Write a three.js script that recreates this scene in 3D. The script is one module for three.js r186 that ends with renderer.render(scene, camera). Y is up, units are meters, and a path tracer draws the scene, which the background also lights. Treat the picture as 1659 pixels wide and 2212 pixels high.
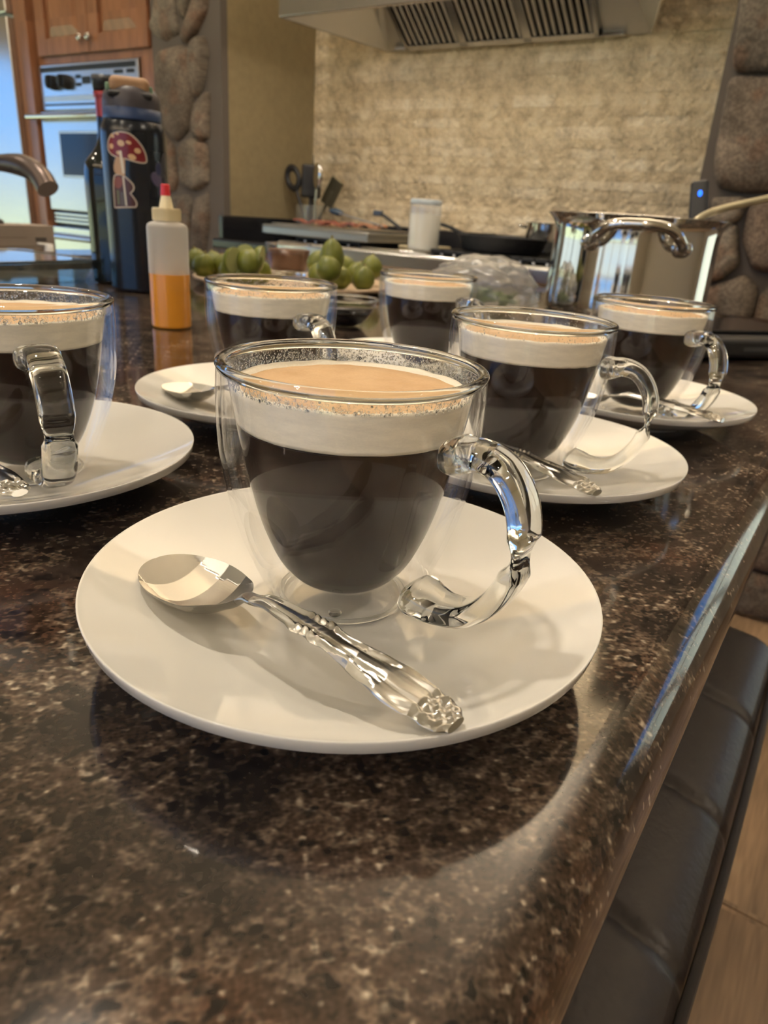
import * as THREE from 'three';
import { RoundedBoxGeometry } from 'three/addons/geometries/RoundedBoxGeometry.js';
import { mergeGeometries, mergeVertices, toCreasedNormals } from 'three/addons/utils/BufferGeometryUtils.js';
import { RectAreaLightUniformsLib } from 'three/addons/lights/RectAreaLightUniformsLib.js';

// ------------------------------------------------------------------ camera, sky, lamps, exposure
const scene = new THREE.Scene();
const renderer = new THREE.WebGLRenderer({ antialias: true });
renderer.toneMapping = THREE.LinearToneMapping;
renderer.toneMappingExposure = 1.22;
renderer.shadowMap.enabled = true;
RectAreaLightUniformsLib.init();

// The room's axes: x to the right, along the range wall; -z towards that wall. The worktop of the island lies at y = TOP.
const TOP = 0.92, EYE = 0.1226, YAW = THREE.MathUtils.degToRad(32.42), PITCH = THREE.MathUtils.degToRad(22.70), ROLL = THREE.MathUtils.degToRad(4.09), FPX = 1517;
const V = (x, y, z) => new THREE.Vector3(x, y, z);
const eye = V(0, TOP + EYE, 0);
const forward = V(-Math.sin(YAW) * Math.cos(PITCH), -Math.sin(PITCH), -Math.cos(YAW) * Math.cos(PITCH));
const right0 = V(Math.cos(YAW), 0, -Math.sin(YAW)), up0 = right0.clone().cross(forward);
const camRight = right0.clone().multiplyScalar(Math.cos(ROLL)).addScaledVector(up0, Math.sin(ROLL));
const camUp = right0.clone().multiplyScalar(-Math.sin(ROLL)).addScaledVector(up0, Math.cos(ROLL));
const camera = new THREE.PerspectiveCamera(2 * Math.atan(1106 / FPX) * 180 / Math.PI, 1659 / 2212, 0.01, 200);
camera.matrixAutoUpdate = true;
camera.quaternion.setFromRotationMatrix(new THREE.Matrix4().makeBasis(camRight, camUp, forward.clone().negate()));
camera.position.copy(eye);
camera.focus = 0.215;
camera.userData.fStop = 21;
scene.add(camera);

// sky: clear blue, paler towards the horizon
{
  const W = 16, H = 256, d = new Float32Array(W * H * 4);
  for (let j = 0; j < H; j++) {
    const el = (j + 0.5) / H * Math.PI - Math.PI / 2, k = Math.pow(Math.max(0, Math.sin(el)), 0.5), b = Math.min(1, Math.max(0, (el - 0.008) / 0.035));
    const pale = [0.66, 0.76, 0.74], blue = [0.27 - 0.13 * k, 0.64 - 0.3 * k, 1.22 - 0.28 * k], c = pale.map((x, n) => x + (blue[n] - x) * b);
    for (let i = 0; i < W; i++) d.set([...c, 1], (j * W + i) * 4);
  }
  const t = new THREE.DataTexture(d, W, H, THREE.RGBAFormat, THREE.FloatType);
  t.mapping = THREE.EquirectangularReflectionMapping; t.magFilter = THREE.LinearFilter; t.needsUpdate = true;
  scene.background = t; scene.backgroundIntensity = 1.4;
}
// the sun stands high behind the house; it lights the garden and, through the rear window, a patch of floor
const sun = new THREE.DirectionalLight(new THREE.Color().setRGB(1, 0.94, 0.84), 15); sun.position.set(5, 20, 10); sun.target.position.set(0, 0, 0); sun.castShadow = true; sun.shadow.mapSize.set(2048, 2048);
Object.assign(sun.shadow.camera, { left: -14, right: 14, top: 14, bottom: -14, near: 1, far: 60 }); scene.add(sun, sun.target);
const CEIL = 3.2;                                                   // height of the ceiling
const LAMPS = [                                                      // x, z, radiance, of the recessed ceiling lamps
  [-1.30, -0.56, 700, 'over the mugs and the sink'], [-3.3, -0.2, 300, 'before the fridge'], [1.5, -0.9, 300, 'beside the stone column'], [-2.3, 1.0, 150, 'toward the tall window'],
  [-0.8, 1.2, 150, 'behind the stools'], [0.7, 1.1, 150, 'right of the island'], [-2.2, 2.7, 150, 'near the tall window corner'], [-0.5, 2.7, 150, 'before the multi-paned window'], [1.4, 2.7, 150, 'in the corner away from the range'],
];
const COVES = [                                                      // x0, x1, z0, z1, radiance, of the light troughs above the cupboards and the range, which shine on the ceiling
  [-2.05, -0.62, -2.70, -2.58, 150, 'over the range hood'], [-3.75, -2.75, -2.75, -2.63, 150, 'on top of the oven cabinet'], [-0.40, 0.28, -2.62, -2.50, 150, 'on the stone column beside the stockpot'], [-3.6, 2.2, 3.55, 3.70, 50, 'along the wall facing the range'],
];
const LAMP_COLOR = new THREE.Color().setRGB(1.0, 0.87, 0.70);

// ------------------------------------------------------------------ helpers
let seed = 7;
const rnd = (a = 0, b = 1) => { seed = (seed * 1664525 + 1013904223) >>> 0; return a + (b - a) * seed / 4294967296; };
const lerp = (a, b, t) => a + (b - a) * t, clamp = (x, a = 0, b = 1) => Math.min(b, Math.max(a, x)), sstep = (a, b, x) => { const t = clamp((x - a) / (b - a)); return t * t * (3 - 2 * t); };
function hash(x, y, s) { let h = (x * 374761393 + y * 668265263 + s * 974634777) | 0; h = Math.imul(h ^ (h >>> 13), 1274126177); return ((h ^ (h >>> 16)) >>> 0) / 4294967296; }
function vnoise(x, y, per, s) {                                      // value noise that repeats every per cells
  const x0 = Math.floor(x), y0 = Math.floor(y), fx = x - x0, fy = y - y0, u = fx * fx * (3 - 2 * fx), v = fy * fy * (3 - 2 * fy), m = (n) => ((n % per) + per) % per;
  const a = hash(m(x0), m(y0), s), b = hash(m(x0 + 1), m(y0), s), c = hash(m(x0), m(y0 + 1), s), d = hash(m(x0 + 1), m(y0 + 1), s);
  return lerp(lerp(a, b, u), lerp(c, d, u), v);
}
const fbm = (u, v, per, s, oct = 4) => { let a = 0, w = 0.5, n = 0; for (let o = 0; o < oct; o++) { a += w * vnoise(u * per, v * per, per, s + o * 17); n += w; w *= 0.5; per *= 2; } return a / n; };
function texture(n, fn, srgb = true) {                              // fn(u, v) -> [r, g, b] 0..255
  const d = new Uint8Array(n * n * 4);
  for (let j = 0; j < n; j++) for (let i = 0; i < n; i++) { const c = fn((i + 0.5) / n, (j + 0.5) / n); const o = (j * n + i) * 4; d[o] = clamp(c[0], 0, 255); d[o + 1] = clamp(c[1], 0, 255); d[o + 2] = clamp(c[2], 0, 255); d[o + 3] = 255; }
  const t = new THREE.DataTexture(d, n, n, THREE.RGBAFormat); t.wrapS = t.wrapT = THREE.RepeatWrapping; t.magFilter = THREE.LinearFilter; t.minFilter = THREE.LinearMipmapLinearFilter; t.generateMipmaps = true;
  if (srgb) t.colorSpace = THREE.SRGBColorSpace; t.needsUpdate = true; return t;
}
const scaled = (t, sx, sy = sx) => { const c = t.clone(); c.repeat.set(sx, sy); c.needsUpdate = true; return c; };
const phys = (o) => new THREE.MeshPhysicalMaterial(o), rgb = (r, g, b) => new THREE.Color().setRGB(r, g, b);
const mixc = (a, b, t) => a.map((x, i) => lerp(x, b[i], t));

// pixels of the photograph -> rays -> points on planes (y = height above the worktop)
function dir(px, py) { return forward.clone().addScaledVector(camRight, (px - 829.5) / FPX).addScaledVector(camUp, (1106 - py) / FPX); }
function onZ(px, py, z) { const d = dir(px, py); return eye.clone().addScaledVector(d, (z - eye.z) / d.z); }
function onY(px, py, h) { const d = dir(px, py); return eye.clone().addScaledVector(d, (TOP + h - eye.y) / d.y); }

const names = new Map();
function numbered(n) { const k = names.get(n) ?? 0; names.set(n, k + 1); return k ? n + '_' + String(k).padStart(3, '0') : n; }
function shade(m) { m.castShadow = m.receiveShadow = true; return m; }
function part(name, geo, mat, parent, label) { const m = shade(new THREE.Mesh(Array.isArray(geo) ? join(geo) : geo, mat)); m.name = name; if (label) m.userData.label = label; parent.add(m); return m; }
function tag(o, label, category, group, kind) { if (label) o.userData.label = label; if (category) o.userData.category = category; if (group) o.userData.group = group; if (kind) o.userData.kind = kind; return o; }
function thing(name, label, category, [x, y, z] = [0, 0, 0], turn = 0, group) { const o = new THREE.Group(); o.name = numbered(name); o.position.set(x, y, z); o.rotation.y = turn; scene.add(o); return tag(o, label, category, group); }
function single(name, geo, mat, label, category, group) { const m = part(numbered(name), geo, mat, scene); return tag(m, label, category, group); }
function struct(name, geo, mat, label, category) { const m = part(name, geo, mat, scene); return tag(m, label, category, null, 'structure'); }
function copyOf(o, label, [x, y, z], turn = 0, group) { const c = o.clone(); c.name = numbered(o.name.replace(/_\d{3}$/, '')); c.position.set(x, y, z); c.rotation.set(0, turn, 0); scene.add(c); c.userData = { ...o.userData }; return tag(c, label, o.userData.category, group); }

function plain(g) { const n = g.index ? g.toNonIndexed() : g; for (const k of Object.keys(n.attributes)) if (!['position', 'normal', 'uv'].includes(k)) n.deleteAttribute(k); if (!n.attributes.uv) n.setAttribute('uv', new THREE.BufferAttribute(new Float32Array(n.attributes.position.count * 2), 2)); if (!n.attributes.normal) n.computeVertexNormals(); n.morphAttributes = {}; n.clearGroups(); return n; }
const join = (list) => list.length === 1 ? list[0] : mergeGeometries(list.map(plain));
function boxUV(g, s = 1) {                                           // uv in metres, by the way each face points
  g = plain(g); const p = g.attributes.position, n = g.attributes.normal, uv = new Float32Array(p.count * 2);
  for (let f = 0; f < p.count; f += 3) {
    let nx = 0, ny = 0, nz = 0; for (let k = 0; k < 3; k++) { nx += Math.abs(n.getX(f + k)); ny += Math.abs(n.getY(f + k)); nz += Math.abs(n.getZ(f + k)); }
    for (let k = f; k < f + 3; k++) { const x = p.getX(k), y = p.getY(k), z = p.getZ(k); const [u, v] = ny >= nx && ny >= nz ? [x, z] : nx >= nz ? [z, y] : [x, y]; uv[k * 2] = u * s; uv[k * 2 + 1] = v * s; }
  }
  g.setAttribute('uv', new THREE.BufferAttribute(uv, 2)); return g;
}
const bx = (x0, x1, y0, y1, z0, z1) => new THREE.BoxGeometry(x1 - x0, y1 - y0, z1 - z0).translate((x0 + x1) / 2, (y0 + y1) / 2, (z0 + z1) / 2);
const rbx = (x0, x1, y0, y1, z0, z1, r = 0.004, seg = 2) => new RoundedBoxGeometry(x1 - x0, y1 - y0, z1 - z0, seg, Math.min(r, (x1 - x0) / 2.01, (y1 - y0) / 2.01, (z1 - z0) / 2.01)).translate((x0 + x1) / 2, (y0 + y1) / 2, (z0 + z1) / 2);
const cyl = (r0, r1, h, x = 0, y = 0, z = 0, seg = 24) => new THREE.CylinderGeometry(r1, r0, h, seg).translate(x, y + h / 2, z);
const lathe = (pts, seg = 64) => new THREE.LatheGeometry(pts.map(([r, y]) => new THREE.Vector2(Math.max(r, 1e-5), y)), seg);
function smooth(pts, n = 60) { const c = new THREE.CatmullRomCurve3(pts.map(([x, y]) => V(x, y, 0)), false, 'centripetal'); return c.getPoints(n).map((p) => [p.x, p.y]); }
const tube = (pts, r, seg = 32, rs = 10) => new THREE.TubeGeometry(new THREE.CatmullRomCurve3(pts.map((p) => V(...p)), false, 'centripetal'), seg, r, rs);
function capped(pts, r, seg = 32, rs = 10) { const a = pts[0], b = pts[pts.length - 1]; return join([tube(pts, r, seg, rs), new THREE.SphereGeometry(r, rs, 6).translate(...a), new THREE.SphereGeometry(r, rs, 6).translate(...b)]); }
function warp(g, fn) { const p = g.attributes.position, v = V(0, 0, 0); for (let i = 0; i < p.count; i++) { v.fromBufferAttribute(p, i); fn(v); p.setXYZ(i, v.x, v.y, v.z); } g.computeVertexNormals(); return g; }
const n3 = (v, f, s) => (vnoise(v.x * f + 31.7, v.y * f + 11.3, 4096, s) + vnoise(v.y * f + 7.1, v.z * f + 3.9, 4096, s + 5) + vnoise(v.z * f + 19.2, v.x * f + 5.5, 4096, s + 9)) / 3 - 0.5;

// a band swept along a path in the (r, y) plane, wide across it: [r, y, half width, half thickness]
function strap(path, seg = 60, ring = 24) {
  const c = new THREE.CatmullRomCurve3(path.map(([x, y]) => V(x, y, 0)), false, 'centripetal'), w = new THREE.CatmullRomCurve3(path.map(([, , a, b]) => V(a, b, 0)), false, 'centripetal');
  const pos = [], idx = [];
  for (let i = 0; i <= seg; i++) {
    const t = i / seg, p = c.getPoint(t), tg = c.getTangent(t), q = w.getPoint(t), nx = -tg.y, ny = tg.x;
    for (let k = 0; k < ring; k++) { const a = k / ring * 2 * Math.PI, e = 0.7, ca = Math.cos(a), sa = Math.sin(a), wz = Math.sign(ca) * Math.pow(Math.abs(ca), e) * q.x, th = Math.sign(sa) * Math.pow(Math.abs(sa), e) * q.y; pos.push(p.x + nx * th, p.y + ny * th, wz); }
  }
  for (let i = 0; i < seg; i++) for (let k = 0; k < ring; k++) { const a = i * ring + k, b = i * ring + (k + 1) % ring, d = a + ring, e = b + ring; idx.push(a, d, b, b, d, e); }
  for (const end of [0, seg]) { const p = c.getPoint(end / seg), m = pos.length / 3; pos.push(p.x, p.y, 0); for (let k = 0; k < ring; k++) { const a = end * ring + k, b = end * ring + (k + 1) % ring; end ? idx.push(b, a, m) : idx.push(a, b, m); } }
  const g = new THREE.BufferGeometry(); g.setAttribute('position', new THREE.Float32BufferAttribute(pos, 3)); g.setIndex(idx); g.computeVertexNormals(); return g;
}
// a rough stone whose face has the given outline (points x, y), set at depth z, standing proud by d
function stone(poly, z, d, s) {
  const m = 40, out = [], L = []; let len = 0;
  for (let i = 0; i < poly.length; i++) { const a = poly[i], b = poly[(i + 1) % poly.length]; const l = Math.hypot(b[0] - a[0], b[1] - a[1]); L.push(l); len += l; }
  for (let k = 0; k < m; k++) { let t = k / m * len, i = 0; while (t > L[i] && i < L.length - 1) t -= L[i++]; const a = poly[i], b = poly[(i + 1) % poly.length]; out.push([lerp(a[0], b[0], t / L[i]), lerp(a[1], b[1], t / L[i])]); }
  const sm = out.map((p, i) => { const a = out[(i + m - 1) % m], b = out[(i + 1) % m]; return [(a[0] + 2 * p[0] + b[0]) / 4, (a[1] + 2 * p[1] + b[1]) / 4]; });
  let cx = 0, cy = 0; for (const p of sm) { cx += p[0] / m; cy += p[1] / m; }
  const rings = [[0.3, 1], [0.6, 0.97], [0.82, 0.86], [0.94, 0.62], [1, 0.25], [0.99, -1.2]], pos = [cx, cy, z + d], idx = [];
  for (const [r, h] of rings) for (const p of sm) { const x = lerp(cx, p[0], r), y = lerp(cy, p[1], r), q = V(x, y, 0); pos.push(x, y, z + d * h + (h > 0 ? (n3(q, 9, s) * 1.0 + n3(q, 26, s + 3) * 0.45) * d * 1.1 * Math.min(1, h * 1.6) : 0)); }
  for (let k = 0; k < m; k++) idx.push(0, 1 + k, 1 + (k + 1) % m);
  for (let r = 0; r < rings.length - 1; r++) for (let k = 0; k < m; k++) { const a = 1 + r * m + k, b = 1 + r * m + (k + 1) % m; idx.push(a, a + m, b, b, a + m, b + m); }
  const g = new THREE.BufferGeometry(); g.setAttribute('position', new THREE.Float32BufferAttribute(pos, 3)); g.setIndex(idx); g.computeVertexNormals();
  const uv = new Float32Array(pos.length / 3 * 2); for (let i = 0; i < pos.length / 3; i++) { uv[i * 2] = pos[i * 3] + s * 0.37; uv[i * 2 + 1] = pos[i * 3 + 1] + s * 0.21; }
  g.setAttribute('uv', new THREE.BufferAttribute(uv, 2)); return g;
}

// ------------------------------------------------------------------ materials
const M = {};
{
  // polished brown granite: 1 tile = 0.5 m
  const granite = texture(1024, (u, v) => {
    const big = fbm(u, v, 4, 3, 3), mid = fbm(u, v, 14, 41, 3), warmth = fbm(u, v, 5, 90, 3), a = u - v, b = u + v;       // grain drawn out along one diagonal
    const g1 = vnoise(a * 36, b * 54, 18, 61), g2 = vnoise(a * 84, b * 120, 12, 62), g3 = vnoise(a * 140, b * 220, 20, 63), fine = vnoise(u * 300, v * 300, 300, 77);
    const grain = 0.40 * g1 + 0.36 * g2 + 0.24 * g3;
    let c = mixc([38, 33, 31], [66, 54, 46], sstep(0.3, 0.7, big * 0.4 + mid * 0.6));
    c = mixc(c, [84, 56, 42], sstep(0.5, 0.78, warmth) * 0.5);
    c = mixc(c, [124, 112, 99], sstep(0.48, 0.80, grain * 0.66 + mid * 0.24 + big * 0.18) * 0.6);
    c = mixc(c, [168, 158, 143], sstep(0.70, 0.86, (0.5 * vnoise(a * 44, b * 70, 2, 131) + 0.5 * g2) * 0.74 + mid * 0.3) * 0.8);
    c = mixc(c, [14, 12, 13], sstep(0.55, 0.80, (0.6 * vnoise(u * 70, v * 70, 70, 171) + 0.4 * vnoise(a * 100, b * 160, 20, 173)) * 0.8 + (1 - big) * 0.25) * 0.8);
    const k = 0.66 + 0.44 * fine + 0.2 * (g3 - 0.5);
    return c.map((x) => x * k);
  });
  M.granite = phys({ map: scaled(granite, 4.1), roughness: 0.085, ior: 1.55, color: rgb(1.4, 1.34, 1.28) });
  M.blackStone = phys({ color: rgb(0.016, 0.016, 0.019), roughness: 0.12, ior: 1.55 });
  const wood = texture(512, (u, v) => { const g = fbm(u * 1, v * 0.12, 16, 5, 4), f = vnoise(u * 128, v * 10, 128, 9), b = fbm(u, v * 0.25, 4, 21, 3); const k = 0.78 + 0.3 * g + 0.12 * (f - 0.5) + 0.16 * (b - 0.5); return [255 * k, 250 * k, 244 * k]; });
  M.cherry = phys({ map: scaled(wood, 2.2), color: rgb(0.36, 0.165, 0.085), roughness: 0.38, clearcoat: 0.3, clearcoatRoughness: 0.25 });
  const plank = texture(512, (u, v) => { const g = fbm(u, v * 0.1, 20, 55, 4), f = vnoise(u * 200, v * 16, 200, 59), b = fbm(u, v * 0.3, 5, 61, 3); const k = 0.74 + 0.3 * g + 0.14 * (f - 0.5) + 0.24 * (b - 0.5); return [255 * k, 249 * k, 240 * k]; });
  M.planks = [[0.47, 0.33, 0.205], [0.43, 0.295, 0.18], [0.5, 0.355, 0.23]].map((c) => phys({ map: scaled(plank, 1.4), color: rgb(...c), roughness: 0.42 }));
  const rock = texture(512, (u, v) => { const a = fbm(u, v, 5, 201, 5), b = fbm(u, v, 9, 231, 4), f = vnoise(u * 120, v * 120, 120, 240); const c = mixc(mixc([122, 112, 102], [176, 164, 148], a), [150, 108, 84], sstep(0.55, 0.78, b) * 0.4); const k = 0.82 + 0.3 * (f - 0.5) + 0.3 * (a - 0.4); return c.map((x) => x * k); });
  const rockBump = texture(256, (u, v) => { const a = fbm(u, v, 8, 301, 5) * 255; return [a, a, a]; }, false);
  M.rocks = [[0.72, 0.70, 0.67], [0.62, 0.57, 0.53], [0.82, 0.78, 0.72], [0.72, 0.62, 0.56]].map((c) => phys({ map: scaled(rock, 1.8), bumpMap: scaled(rockBump, 2.5), bumpScale: 0.012, color: rgb(...c), roughness: 0.9 }));
  M.mortar = phys({ color: rgb(0.12, 0.10, 0.085), roughness: 0.95 });
  const tileTex = texture(256, (u, v) => { const a = fbm(u, v, 6, 401, 5), f = vnoise(u * 64, v * 64, 64, 405); const k = 0.74 + 0.42 * a + 0.16 * (f - 0.5); return [255 * k, 250 * k, 240 * k]; });
  M.tiles = [[0.70, 0.60, 0.435], [0.67, 0.57, 0.41], [0.76, 0.665, 0.505], [0.69, 0.585, 0.415], [0.65, 0.545, 0.385]].map((c) => phys({ map: scaled(tileTex, 5), bumpMap: scaled(rockBump, 7), bumpScale: 0.012, color: rgb(...c), roughness: 0.85 }));
  M.grout = phys({ color: rgb(0.62, 0.52, 0.37), roughness: 0.95 });
  const plaster = texture(256, (u, v) => { const k = 0.94 + 0.1 * (fbm(u, v, 24, 501, 3) - 0.5); return [255 * k, 255 * k, 255 * k]; });
  M.cream = phys({ map: scaled(plaster, 2), color: rgb(0.31, 0.245, 0.135), roughness: 0.88 });
  M.wall = phys({ map: scaled(plaster, 2), color: rgb(0.50, 0.44, 0.34), roughness: 0.9 });
  M.ceiling = phys({ map: scaled(plaster, 2), color: rgb(0.74, 0.68, 0.59), roughness: 0.95 });
  const brush = texture(512, (u, v) => { const a = vnoise(u * 6, v * 512, 512, 601) * 0.5 + vnoise(u * 12, v * 256, 256, 607) * 0.5; const k = 200 + 50 * a; return [k, k, k]; }, false);
  M.steel = phys({ color: rgb(0.62, 0.62, 0.61), metalness: 1, roughness: 0.24, roughnessMap: brush });
  M.steelRough = phys({ color: rgb(0.60, 0.59, 0.57), metalness: 1, roughness: 0.38 });
  M.polished = phys({ color: rgb(0.66, 0.65, 0.63), metalness: 1, roughness: 0.07 });
  M.spoon = phys({ color: rgb(0.54, 0.52, 0.48), metalness: 1, roughness: 0.27 });
  M.black = phys({ color: rgb(0.012, 0.012, 0.014), roughness: 0.45 });
  M.iron = phys({ color: rgb(0.012, 0.012, 0.013), roughness: 0.55 });
  M.blackGloss = phys({ color: rgb(0.01, 0.01, 0.012), roughness: 0.12 });
  M.porcelain = phys({ color: rgb(0.80, 0.785, 0.74), roughness: 0.05, ior: 1.5 });
  M.sheetGlass = phys({ color: 0xffffff, transmission: 1, thickness: 0, roughness: 0, ior: 1.35 });   // thin blown walls
  M.solidGlass = phys({ color: rgb(0.985, 1, 0.99), transmission: 1, thickness: 0.006, roughness: 0, ior: 1.47 });
  M.pane = phys({ color: 0xffffff, transmission: 1, thickness: 0, roughness: 0, ior: 1.5 });
  M.coffee = phys({ color: rgb(0.014, 0.0052, 0.0040), roughness: 0.4, specularIntensity: 0.3 });
  const cremaTex = texture(512, (u, v) => { const a = fbm(u, v, 10, 701, 5), f = vnoise(u * 160, v * 160, 160, 709); return mixc([192, 152, 108], [220, 188, 146], a * 0.8 + 0.2 * f); });
  M.crema = phys({ map: scaled(cremaTex, 12), roughness: 0.6 });
  const foamTex = texture(512, (u, v) => { const a = fbm(u, v, 12, 731, 4), f = vnoise(u * 220, v * 220, 220, 733); const k = 0.93 + 0.08 * a + 0.05 * (f - 0.5); return [254 * k, 246 * k, 228 * k]; });
  M.foam = phys({ map: scaled(foamTex, 3, 1), roughness: 0.65 });
  const leatherBump = texture(512, (u, v) => { const a = 255 * (0.6 * fbm(u, v, 60, 801, 2) + 0.4 * fbm(u, v, 14, 811, 3)); return [a, a, a]; }, false);
  M.leather = phys({ color: rgb(0.040, 0.030, 0.026), roughness: 0.42, bumpMap: scaled(leatherBump, 6), bumpScale: 0.0003 });
  M.bronze = phys({ color: rgb(0.12, 0.092, 0.082), metalness: 0.85, roughness: 0.36 });
  M.white = phys({ color: rgb(0.78, 0.77, 0.74), roughness: 0.5 });
  M.frame = phys({ color: rgb(0.62, 0.58, 0.52), roughness: 0.5 });
}

// ------------------------------------------------------------------ the room
const X0 = -5.5, X1 = 3.4, Z0 = -3.1, Z1 = 3.8, WT = 0.15;
function wallWithHole(axis, at, thick, a0, a1, holes) {              // a wall across x or z at 'at', from a0 to a1, with openings [b0, b1, y0, y1]
  const list = [], put = (p0, p1, y0, y1) => { if (p1 - p0 > 1e-4 && y1 - y0 > 1e-4) list.push(axis === 'x' ? bx(at, at + thick, y0, y1, p0, p1) : bx(p0, p1, y0, y1, at, at + thick)); };
  let p = a0;
  for (const [b0, b1, y0, y1] of holes) { put(p, b0, 0, CEIL); put(b0, b1, 0, y0); put(b0, b1, y1, CEIL); p = b1; }
  put(p, a1, 0, CEIL); return boxUV(join(list));
}
function windowIn(n, axis, at, [b0, b1, y0, y1], cols, rows) {
  const o = new THREE.Group(); o.name = 'window_' + n; scene.add(o); tag(o, ['', 'tall window wall across from the fridge', 'multi-paned window in the wall facing the range', 'window past the stone column beside the range'][n], 'window', null, 'structure');
  const B = (p0, p1, q0, q1, d) => axis === 'x' ? bx(at - d, at + d, q0, q1, p0, p1) : bx(p0, p1, q0, q1, at - d, at + d);
  part('window_frame', boxUV(join([B(b0, b1, y0, y0 + 0.06, 0.06), B(b0, b1, y1 - 0.06, y1, 0.06), B(b0, b0 + 0.06, y0, y1, 0.06), B(b1 - 0.06, b1, y0, y1, 0.06)])), M.frame, o);
  for (let i = 1; i < cols; i++) { const p = lerp(b0, b1, i / cols); part('mullion', B(p - 0.025, p + 0.025, y0 + 0.06, y1 - 0.06, 0.04), M.frame, o); }
  for (let j = 1; j < rows; j++) { const q = lerp(y0, y1, j / rows); part('muntin', B(b0 + 0.06, b1 - 0.06, q - 0.018, q + 0.018, 0.03), M.frame, o); }
  for (let i = 0; i < cols; i++) part('pane', B(lerp(b0, b1, i / cols), lerp(b0, b1, (i + 1) / cols), y0, y1, 0.0005).translate(0, 0, 0), M.pane, o);
}
const HL = [-1.9, 2.4, 0.25, 1.98], HB = [-3.2, 1.6, 0.12, 2.4], HR = [0.8, 2.3, 0.7, 2.1];
struct('wall_left', wallWithHole('x', X0 - WT, WT, Z0 - WT, Z1 + WT, [HL]), M.wall, 'plain tan wall with the tall window', 'wall');
struct('wall_rear', wallWithHole('z', Z1, WT, X0, X1, [HB]), M.wall, 'plain tan wall facing the range', 'wall');
struct('wall_right', wallWithHole('x', X1, WT, Z0 - WT, Z1 + WT, []), M.wall, 'plain tan wall beside the stools', 'wall');
windowIn(1, 'x', X0 - 0.07, HL, 4, 1); windowIn(2, 'z', Z1 + 0.07, HB, 5, 3); windowIn(3, 'z', Z0 - 0.07, HR, 3, 2);
struct('ceiling', boxUV(bx(X0 - WT, X1 + WT, CEIL, CEIL + 0.12, Z0 - WT, Z1 + WT)), M.ceiling, 'plain pale ceiling with recessed lamps', 'ceiling');
struct('ground', boxUV(bx(-60, 60, -0.6, -0.5, -60, 60)), phys({ color: rgb(0.26, 0.30, 0.15), roughness: 1 }), 'green lawn outside the windows', 'lawn');
struct('garden_wall', boxUV(bx(-3, 10, -0.5, 2.9, -7.7, -7.5)), phys({ color: rgb(0.55, 0.58, 0.50), roughness: 0.9 }), 'pale grey-green garden wall outside the window', 'wall');
{
  const f = new THREE.Group(); f.name = 'floor'; scene.add(f); tag(f, 'light tan wooden plank floor under the stool', 'floor', null, 'structure');
  part('subfloor', bx(X0 - WT, X1 + WT, -0.12, -0.008, Z0 - WT, Z1 + WT), M.mortar, f);
  const w = 0.185, geos = [1.45, 1.1].map((l) => boxUV(new THREE.BoxGeometry(w - 0.003, 0.02, l - 0.003)).translate(0, -0.01, 0));
  const rest = []; let k = 0;
  for (let i = -18; i < 18; i++) {
    const x = 0.02 + i * w + w / 2; let z = Z1 - hash(i, 3, 5) * 1.4, j = 0; if (i === 0) z = -1.068 + 1.45 * 3;
    while (z > Z0) {
      const li = (i + j) & 1 && i !== 0 ? 1 : 0, l = li ? 1.1 : 1.45;
      if (x > -0.45 && x < 1.6 && z - l < 0.6) { const m = part('plank', geos[li], M.planks[Math.abs(i * 3 + j * 2) % 3], f); m.position.set(x, 0, z - l / 2); k++; } else rest.push(geos[li].clone().translate(x, 0, z - l / 2));
      z -= l; j++;
    }
  }
  tag(part('far_planks', join(rest), M.planks[0], f), 'tan planks around the rest of the room', null, null, 'stuff');
}
// recessed ceiling lamps
{
  const glow = new THREE.MeshStandardMaterial({ color: 0x000000, emissive: LAMP_COLOR, emissiveIntensity: 8 });
  LAMPS.forEach(([x, z, L, where], i) => {
    const o = thing('ceiling_lamp', 'round recessed ceiling lamp ' + where, 'lamp', [x, CEIL, z], 0, 'recessed ceiling lamps');
    part('trim_ring', new THREE.TorusGeometry(0.075, 0.009, 8, 32).rotateX(Math.PI / 2), M.white, o);
    part('lamp_disc', new THREE.CylinderGeometry(0.07, 0.07, 0.004, 32).translate(0, -0.003, 0), glow, o, 'glowing warm lamp disc');
    const l = new THREE.RectAreaLight(LAMP_COLOR, L, 0.10, 0.10); l.position.set(x, CEIL - 0.012, z); l.lookAt(x, 0, z); scene.add(l); l.name = 'lamp_light';
  });
}

// light troughs
COVES.forEach(([x0, x1, z0, z1, L, where]) => {
  const y = z0 > 0 ? 2.62 : 2.37, o = thing('cove_lamp', 'long light trough shining up, ' + where, 'lamp', [(x0 + x1) / 2, y, (z0 + z1) / 2], 0, 'light troughs'), w = x1 - x0, d = z1 - z0;
  part('trough', join([bx(-w / 2 - 0.01, w / 2 + 0.01, -0.012, 0, -d / 2 - 0.01, d / 2 + 0.01), bx(-w / 2 - 0.01, w / 2 + 0.01, 0, 0.05, d / 2, d / 2 + 0.01), bx(-w / 2 - 0.01, w / 2 + 0.01, 0, 0.05, -d / 2 - 0.01, -d / 2)]), M.white, o);
  part('lamp_strip', bx(-w / 2, w / 2, 0, 0.006, -d / 2 + 0.01, d / 2 - 0.01), new THREE.MeshStandardMaterial({ color: 0x000000, emissive: LAMP_COLOR, emissiveIntensity: 6 }), o, 'glowing warm light strip');
  const l = new THREE.RectAreaLight(LAMP_COLOR, L, w, d - 0.02); l.position.set((x0 + x1) / 2, y + 0.012, (z0 + z1) / 2); l.lookAt((x0 + x1) / 2, 9, (z0 + z1) / 2); scene.add(l); l.name = 'cove_light';
});

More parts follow.
